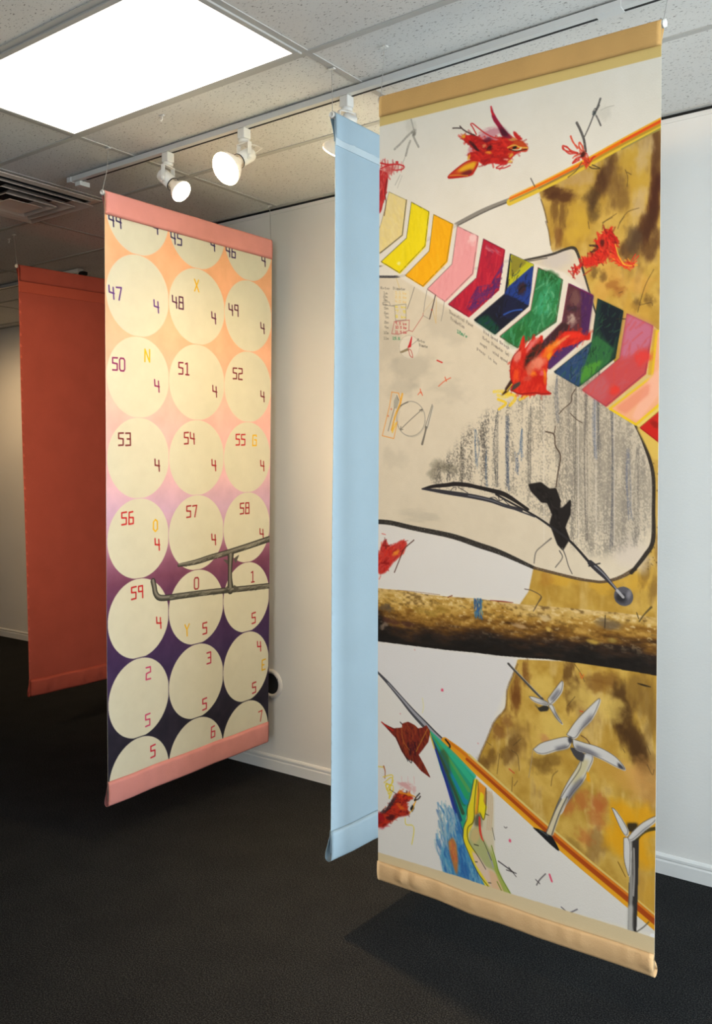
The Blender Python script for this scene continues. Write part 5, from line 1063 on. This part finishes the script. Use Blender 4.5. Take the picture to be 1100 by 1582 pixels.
    for pts in ([(495, 230), (535, 195), (580, 170)], [(540, 165), (550, 195)], [(350, 290), (370, 270), (382, 295)], [(366, 250), (372, 280)]): A.stroke(P(pts, 4), 1.6 * U, 'e0603a', .85, True, .1)
    # hem colours carried on the cloth
    A.fill(P([(570, 100), (1040, 0), (1040, 80.5), (1024, 83.5), (586, 194), (570, 198)]), 'd9bd76', 1, 1); A.fill(P([(570, 1312), (584, 1315), (700, 1350), (792, 1380), (900, 1413), (1024, 1451), (1040, 1456), (1040, 1600), (570, 1600)]), 'd8c49c', 1, 1)
    return A.vertex_colors()

# ================================================================== banner 2: numbered circles
NUM = [(-3.1, 2.3899, 2.7273), (-3.1, 3.4048, 2.732), (-3.1, 3.3641, .1942), (-3.1, 2.3725, .1523)]
QUAD_NUM = [(162, 293), (420, 370), (414, 1147), (167, 1248)]
def paint_num():
    w, h = 1.006, 2.558
    A = Art(w, h, 420, 1060, QUAD_NUM)
    P = A.P; k = A.k
    v = np.linspace(0, h, A.HH)
    st = [(0, 'f0b282'), (.35, 'f0b088'), (.62, 'f0b596'), (.85, 'f1bcb0'), (1.05, 'efb6b6'), (1.2, 'e2b4c0'), (1.33, 'd0aac6'), (1.44, 'c79ab4'), (1.52, '9c647e'), (1.62, '77405c'), (1.72, '64365a'), (1.84, '4a2c56'), (2.0, '3f2b54'), (2.14, '352849'), (2.26, '24202f'), (2.6, '211d2c')]
    col = np.stack([np.interp(v, [s_[0] for s_ in st], [hx(s_[1])[i] for s_ in st]) for i in range(3)], -1)
    n = fbm(A.HH, A.W, 70, 60, 5, 4)
    A.a[:] = col[:, None, :] + ((n - .5) * .10)[..., None] * np.array([1, .9, .9], np.float32)
    th = np.linspace(0, 2 * PI, 90, endpoint=False)
    def circ(cx_, cy_, rx, ry):
        p = A.P([(cx_ + rx * math.cos(a), cy_ + ry * math.sin(a)) for a in th]); return p
    cen = A.P([(212, 395), (212, 522), (212, 649), (212, 776), (212, 899), (212, 1020), (212, 1141)])[:, 1] / A.ky
    cr_ = P([(165, 649), (261, 649), (346, 649), (417, 649)])[:, 0] / A.kx
    pitch = np.diff(cen).mean()
    pn = fbm(A.HH, A.W, 40, 40, 15, 4)
    for i in range(3):
        a_, c_ = cr_[i], cr_[i + 1]
        for j in range(9):
            cy_ = cen[0] + (j - .5) * pitch
            p = np.stack([((a_ + c_) / 2 + (c_ - a_) / 2 * .988 * np.cos(th)) * A.kx, (cy_ + pitch / 2 * .988 * np.sin(th)) * A.ky], 1)
            x0, y0, x1, y1 = A.box(p.min(0), p.max(0))
            if x1 <= x0 or y1 <= y0: continue
            m = A.blur(A.pmask(p, x0, y0, x1, y1), 1)
            c = hx('d8d2bc') + ((pn[y0:y1, x0:x1] - .5) * .03)[..., None]
            A.comp(x0, y0, m, c.astype(np.float32))
    gh, gw, sw = .052 * A.ky, .026 * A.kx, .0068 * k
    def dig(t, x, y, c, s=1.):
        o = P([(x, y)])[0]; adv = 1.42; tot = (adv * (len(t) - 1) + 1) * gw * s
        write(A, t, o - (tot / 2, gh * s / 2), (gw * s, 0), (0, gh * s), sw, c, .95, adv)
    i0, i1, i2, i3, i4, i5, i6 = '2a1c4e', '56257a', '7a1840', '6e1622', 'b81420', 'c01018', 'd0305a'
    ye = 'e6b010'
    for t, x, y, c in (('44', 178.5, 342, i0), ('4', 241.5, 353, i0), ('45', 273.5, 370, i0), ('4', 329.5, 380, i0), ('46', 357, 390, '34184e'), ('4', 407, 404, '3a1a3e'),
                       ('47', 179, 456, i1), ('4', 242.5, 477, i1), ('48', 275.5, 470.5, '4a1236'), ('4', 330.5, 494.5, '54103a'), ('X', 304.5, 444, ye), ('49', 361, 482, '4e1630'), ('4', 405, 510, '50142a'),
                       ('50', 184, 567.5, '821a5a'), ('4', 243, 601, '801850'), ('N', 228.3, 554, ye), ('51', 284.5, 574, '7a1430'), ('4', 332, 609, '701024'), ('52', 367, 581.5, '6e1420'), ('4', 405, 616.5, '6a1420'),
                       ('53', 193, 684, '6a1a20'), ('4', 243.5, 724, '6e141e'), ('54', 293, 682, '8e141e'), ('4', 331, 723.5, '9a141e'), ('55', 371.5, 684, i4), ('G', 393, 685, ye), ('4', 405, 724, '9a1418'),
                       ('56', 198, 806, i5), ('O', 241, 817, ye), ('4', 244, 846, i5), ('57', 297, 795, '9e1a20'), ('4', 331, 838, '9a1a20'), ('58', 378, 790, '9c1820'), ('4', 404, 829, '981820'),
                       ('59', 213, 920, i5), ('4', 246.5, 966, i5), ('0', 304.5, 905.5, '981c28'), ('Y', 290, 977, ye), ('5', 317, 974, 'a81420'), ('1', 390, 895, '9a1c28'), ('5', 391.5, 958, 'b01420'),
                       ('2', 230, 1043, 'c83868'), ('5', 229, 1114, 'c83a68'), ('3', 323, 1019, 'b82040'), ('5', 316.5, 1089, 'b82038'), ('4', 400, 1001, 'b81c2c'), ('E', 407, 1029, ye), ('5', 392.3, 1064, 'b01a26'),
                       ('5', 237, 1161, 'c81030'), ('6', 329.5, 1131, 'c83a4c'), ('7', 402, 1107, 'c04a44')):
        dig(t, x, y, c)
    # bent grey bar frame painted across the lower circles
    bw = .0275 * k
    U = .0028 * k
    low = P([(336, 540), (344, 575), (352, 615), (372, 640), (410, 644), (500, 632), (600, 618), (700, 605), (800, 594), (930, 580), (1085, 562)], 'n')
    up = P([(498, 440), (600, 420), (700, 388), (800, 360), (930, 318), (1085, 265)], 'n'); post = P([(822, 372), (818, 450), (817, 520), (820, 590)], 'n')
    for c, f, al, off in (('33312c', 1., 1, 0), ('55524a', .66, .9, -.02), ('8d887c', .34, .85, -.07)):
        A.stroke(low + (0, off * bw * 2), bw * f * 1.0, c, al, True, .08 if f < 1 else 0); A.stroke(up + (0, off * bw * 2), np.array([.55, .85, .95, 1.05, 1.1, 1.15]) * bw * f, c, al, True, .08 if f < 1 else 0); A.stroke(post, np.array([1.5, 1.05, 1.05, 1.6]) * bw * f, c, al, True, .08 if f < 1 else 0)
    A.fill(P([(775, 400), (800, 405), (800, 430), (795, 420)], 'n'), '55524a', 1, 1); A.fill(P([(840, 395), (870, 372), (850, 420)], 'n'), '55524a', 1, 1); A.fill(P([(770, 600), (800, 565), (800, 600)], 'n'), '55524a', 1, 2); A.fill(P([(838, 560), (870, 580), (840, 590)], 'n'), '55524a', 1, 2)
    A.hatch(P([(500, 450), (800, 350), (1070, 260), (1070, 280), (800, 375), (520, 450)], 'n'), -.3, 50, 60, 3.5, ['b0aa9c', '6a665c', '2e2c28', '9a9486'], .5, .15, 3)
    A.hatch(P([(440, 630), (800, 582), (1070, 555), (1070, 580), (800, 610), (440, 650)], 'n'), -.12, 60, 60, 3.5, ['a09a8c', '6a665c', '26241f', '4a4842'], .5, .15, 4)
    return A.vertex_colors()

def wave_fn(a, b_, seed, fx=3., fy=4.):
    r = np.random.default_rng(seed); ph = r.uniform(0, 6.28, 6)
    def f(s, v):
        env = np.sin(PI * np.clip(v, 0, 1)) ** .7
        return env * (a * np.sin(fx * s + ph[0] + 1.3 * v) + b_ * np.sin(fy * v * 2 + ph[1] + 2 * s) + .4 * b_ * np.sin(9 * s + 5 * v + ph[2]))
    return f

# ---- build banner 1
nrm = Vector((0, -1, 0)); bdir = (1, 0)
root = empty('hanging_banner', (-1.236, 2.35, .2237), 'tall white painted banner with red birds, wind turbines and a row of coloured chevrons', 'banner', 'hanging art banners')
wv = wave_fn(.003, .002, 2)
cb = paint_big()
cloth('canvas', BIG, nrm, 0, 1, 500, 1420, cb, wv, M['paint'], M['rawback'], root)
o = sleeve('top_hem', BIG, nrm, True, .055, .0125, M['tantop'], root, wv, .0006, 1); o['label'] = 'plain tan fabric sleeve along the top'
o = sleeve('bottom_hem', BIG, nrm, False, .053, .015, M['tan'], root, wv, .0065, 2); o['label'] = 'creased tan fabric sleeve along the bottom'
ra, rb_ = rod(BIG, nrm, root)
wire(ra, (-1.70, 2.40, H), root); wire(rb_, (-.78, 2.40, H), root)

# ---- build banner 2
nrm = Vector((1, 0, 0)); bdir = (0, 1)
root = empty('hanging_banner', (-3.1, 2.88, .1523), 'banner of pale numbered circles on a peach to dark purple ground', 'banner', 'hanging art banners')
wv = wave_fn(.003, .002, 5)
cn = paint_num()
cloth('canvas', NUM, nrm, 0, 1, 420, 1060, cn, wv, M['paint'], M['rawback'], root)
o = sleeve('top_hem', NUM, nrm, True, .088, .0125, M['pink'], root, wv, .0008, 3); o['label'] = 'plain salmon fabric sleeve along the top'
o = sleeve('bottom_hem', NUM, nrm, False, .096, .014, M['pink'], root, wv, .0025, 4); o['label'] = 'plain salmon fabric sleeve along the bottom'
ra, rb_ = rod(NUM, nrm, root)
wire(ra, (-3.14, 2.44, H), root, (.006, .004, 0)); wire(rb_, (-3.15, 3.445, H), root)

# ---- plain banners 3 (pale blue) and 4 (brick red)
def plain(corners, m, label, seed, base, sd, td, bd, hooks, a=.006):
    root = empty('hanging_banner', base, label, 'banner', 'hanging art banners')
    wv = wave_fn(a, a * .5, seed)
    cloth('canvas', corners, nrm, 0, 1, 60, 160, None, wv, m, m, root)
    sleeve('top_hem', corners, nrm, True, td, .0125, m, root, wv, .0008, sd)
    sleeve('bottom_hem', corners, nrm, False, bd, .0145, m, root, wv, .003, sd + 1)
    ra, rb_ = rod(corners, nrm, root)
    wire(ra, hooks[0], root); wire(rb_, hooks[1], root)
    return root
BLU = [(-1.9, 2.4004, 2.7639), (-1.9, 3.41, 2.764), (-1.9, 3.39, .20), (-1.9, 2.3751, .2324)]
RED = [(-4.68, 3.0004, 2.7528), (-4.68, 4.0, 2.787), (-4.68, 3.98, .262), (-4.68, 3.0345, .2502)]
rb1 = plain(BLU, M['bluef'], 'plain pale blue banner seen almost edge on, behind the painted banner', 8, (-1.9, 2.9, .21), 11, .085, .095, [(-1.93, 2.42, H), (-1.93, 3.44, H)], .005)
rb2 = plain(RED, M['redf'], 'plain brick red banner in the dim far end of the room', 9, (-4.68, 3.5, .25), 13, .085, .09, [(-4.7, 2.99, H), (-4.7, 4.03, H)], .005)
# stitched seam strips that read lighter on the plain banners
def strip(corners, v0, v1, m, root, name):
    mb = MB(); n = 40
    vs = []
    for i in range(n):
        s = i / (n - 1)
        for v in (v0, v1): vs.append(Vector(bil(corners, s, v)) + nrm * .0045)
        for v in (v1, v0): vs.append(Vector(bil(corners, s, v)) + nrm * .001)
    fs = []
    for i in range(n - 1):
        for j in range(4): fs.append((i * 4 + j, i * 4 + (j + 1) % 4, (i + 1) * 4 + (j + 1) % 4, (i + 1) * 4 + j))
    fs += [(0, 1, 2, 3), tuple((n - 1) * 4 + j for j in (3, 2, 1, 0))]
    mb.add(vs, fs); return mb.build(name, m, root)
M['bluel'] = mat('pale_blue_tape', 'c2d3dc', .85, vary=.02, bump=.1, bscale=200)
M['redl'] = mat('red_tape', 'd6654f', .85, vary=.02, bump=.1, bscale=200)
o = strip(BLU, .0305, .0435, M['bluel'], rb1, 'seam_tape'); o['label'] = 'paler stitched seam near the top'
o = strip(RED, .038, .062, M['redl'], rb2, 'seam_tape'); o['label'] = 'lighter stitched seam near the top'

# ------------------------------------------------------------------ round port low on the wall, loose clips on the ceiling
pr = empty('wall_port', (-3.205, WY, .455), 'white round wall flange with a dark opening, low behind the numbered banner', 'wall port')
A = axis_matrix((-3.205, WY, .455), (0, -1, 0))
b = MB(); b.lathe([(.078, 0), (.078, .006), (.072, .012), (.064, .014), (.058, .011), (.054, .004), (.054, 0)], A, 48); b.build('flange', M['port'], pr)
b = MB(); b.lathe([(0.0001, .0015), (.054, .0015)], A, 48); b.build('opening', M['ventdark'], pr)
for i in range(3):
    a = i * 2 * PI / 3 + .55
    b = MB(); b.lathe([(0.0001, .016), (.003, .0155), (.004, .0135), (.004, .012)], axis_matrix((-3.205 + .066 * math.cos(a), WY, .455 + .066 * math.sin(a)), (0, -1, 0)), 12); b.build('screw', M['alu'], pr)
for (x, y), lab in (((-2.705, 2.353), 'small white hook clip on the ceiling tile below the light panel'), ((-4.824, 3.037), 'tiny white hook clip on the dim ceiling above the red banner')):
    b = MB(); b.box((x - .011, y - .005, H - .004), (x + .011, y + .005, H - .0005))
    b.tube([(x, y, H - .003), (x + .004, y, H - .014), (x + .001, y - .003, H - .026), (x - .006, y, H - .022), (x - .007, y, H - .016)], .0018, 8)
    tag(b.build('ceiling_hook', M['white']), lab, 'hook')

# ------------------------------------------------------------------ daylight and camera
wd = bpy.data.worlds.new('World'); sc.world = wd; wd.use_nodes = True
bg = wd.node_tree.nodes['Background']; bg.inputs['Color'].default_value = (.88, .92, 1, 1); bg.inputs['Strength'].default_value = 14
for i, (y0, y1) in enumerate(WIN):
    ld = bpy.data.lights.new('window_portal', 'AREA'); ld.shape = 'RECTANGLE'; ld.size = Z1 - Z0; ld.size_y = y1 - y0
    ld.cycles.is_portal = True
    lo = bpy.data.objects.new('window_portal', ld); COL.objects.link(lo)
    lo.location = (XR + .12, (y0 + y1) / 2, (Z0 + Z1) / 2); lo.rotation_euler = (0, PI / 2, 0)

for x0, x1 in FWIN:
    ld = bpy.data.lights.new('window_portal', 'AREA'); ld.shape = 'RECTANGLE'; ld.size = x1 - x0; ld.size_y = 2.4
    ld.cycles.is_portal = True
    lo = bpy.data.objects.new('window_portal', ld); COL.objects.link(lo)
    lo.location = ((x0 + x1) / 2, YB - .12, 1.5); lo.rotation_euler = (PI / 2, 0, 0)

cd = bpy.data.cameras.new('Camera'); cam = bpy.data.objects.new('Camera', cd); COL.objects.link(cam)
cd.sensor_fit = 'VERTICAL'; cd.sensor_height = 36; cd.lens = FPX / 1582 * 36
cam.matrix_world = Matrix(((RT.x, UP.x, -FW.x, EYE.x), (RT.y, UP.y, -FW.y, EYE.y), (RT.z, UP.z, -FW.z, EYE.z), (0, 0, 0, 1)))
cd.clip_start = .05
sc.camera = cam

vs = sc.view_settings
vs.view_transform = 'Standard'; vs.look = 'None'; vs.exposure = 0; vs.gamma = 1; vs.use_curve_mapping = False
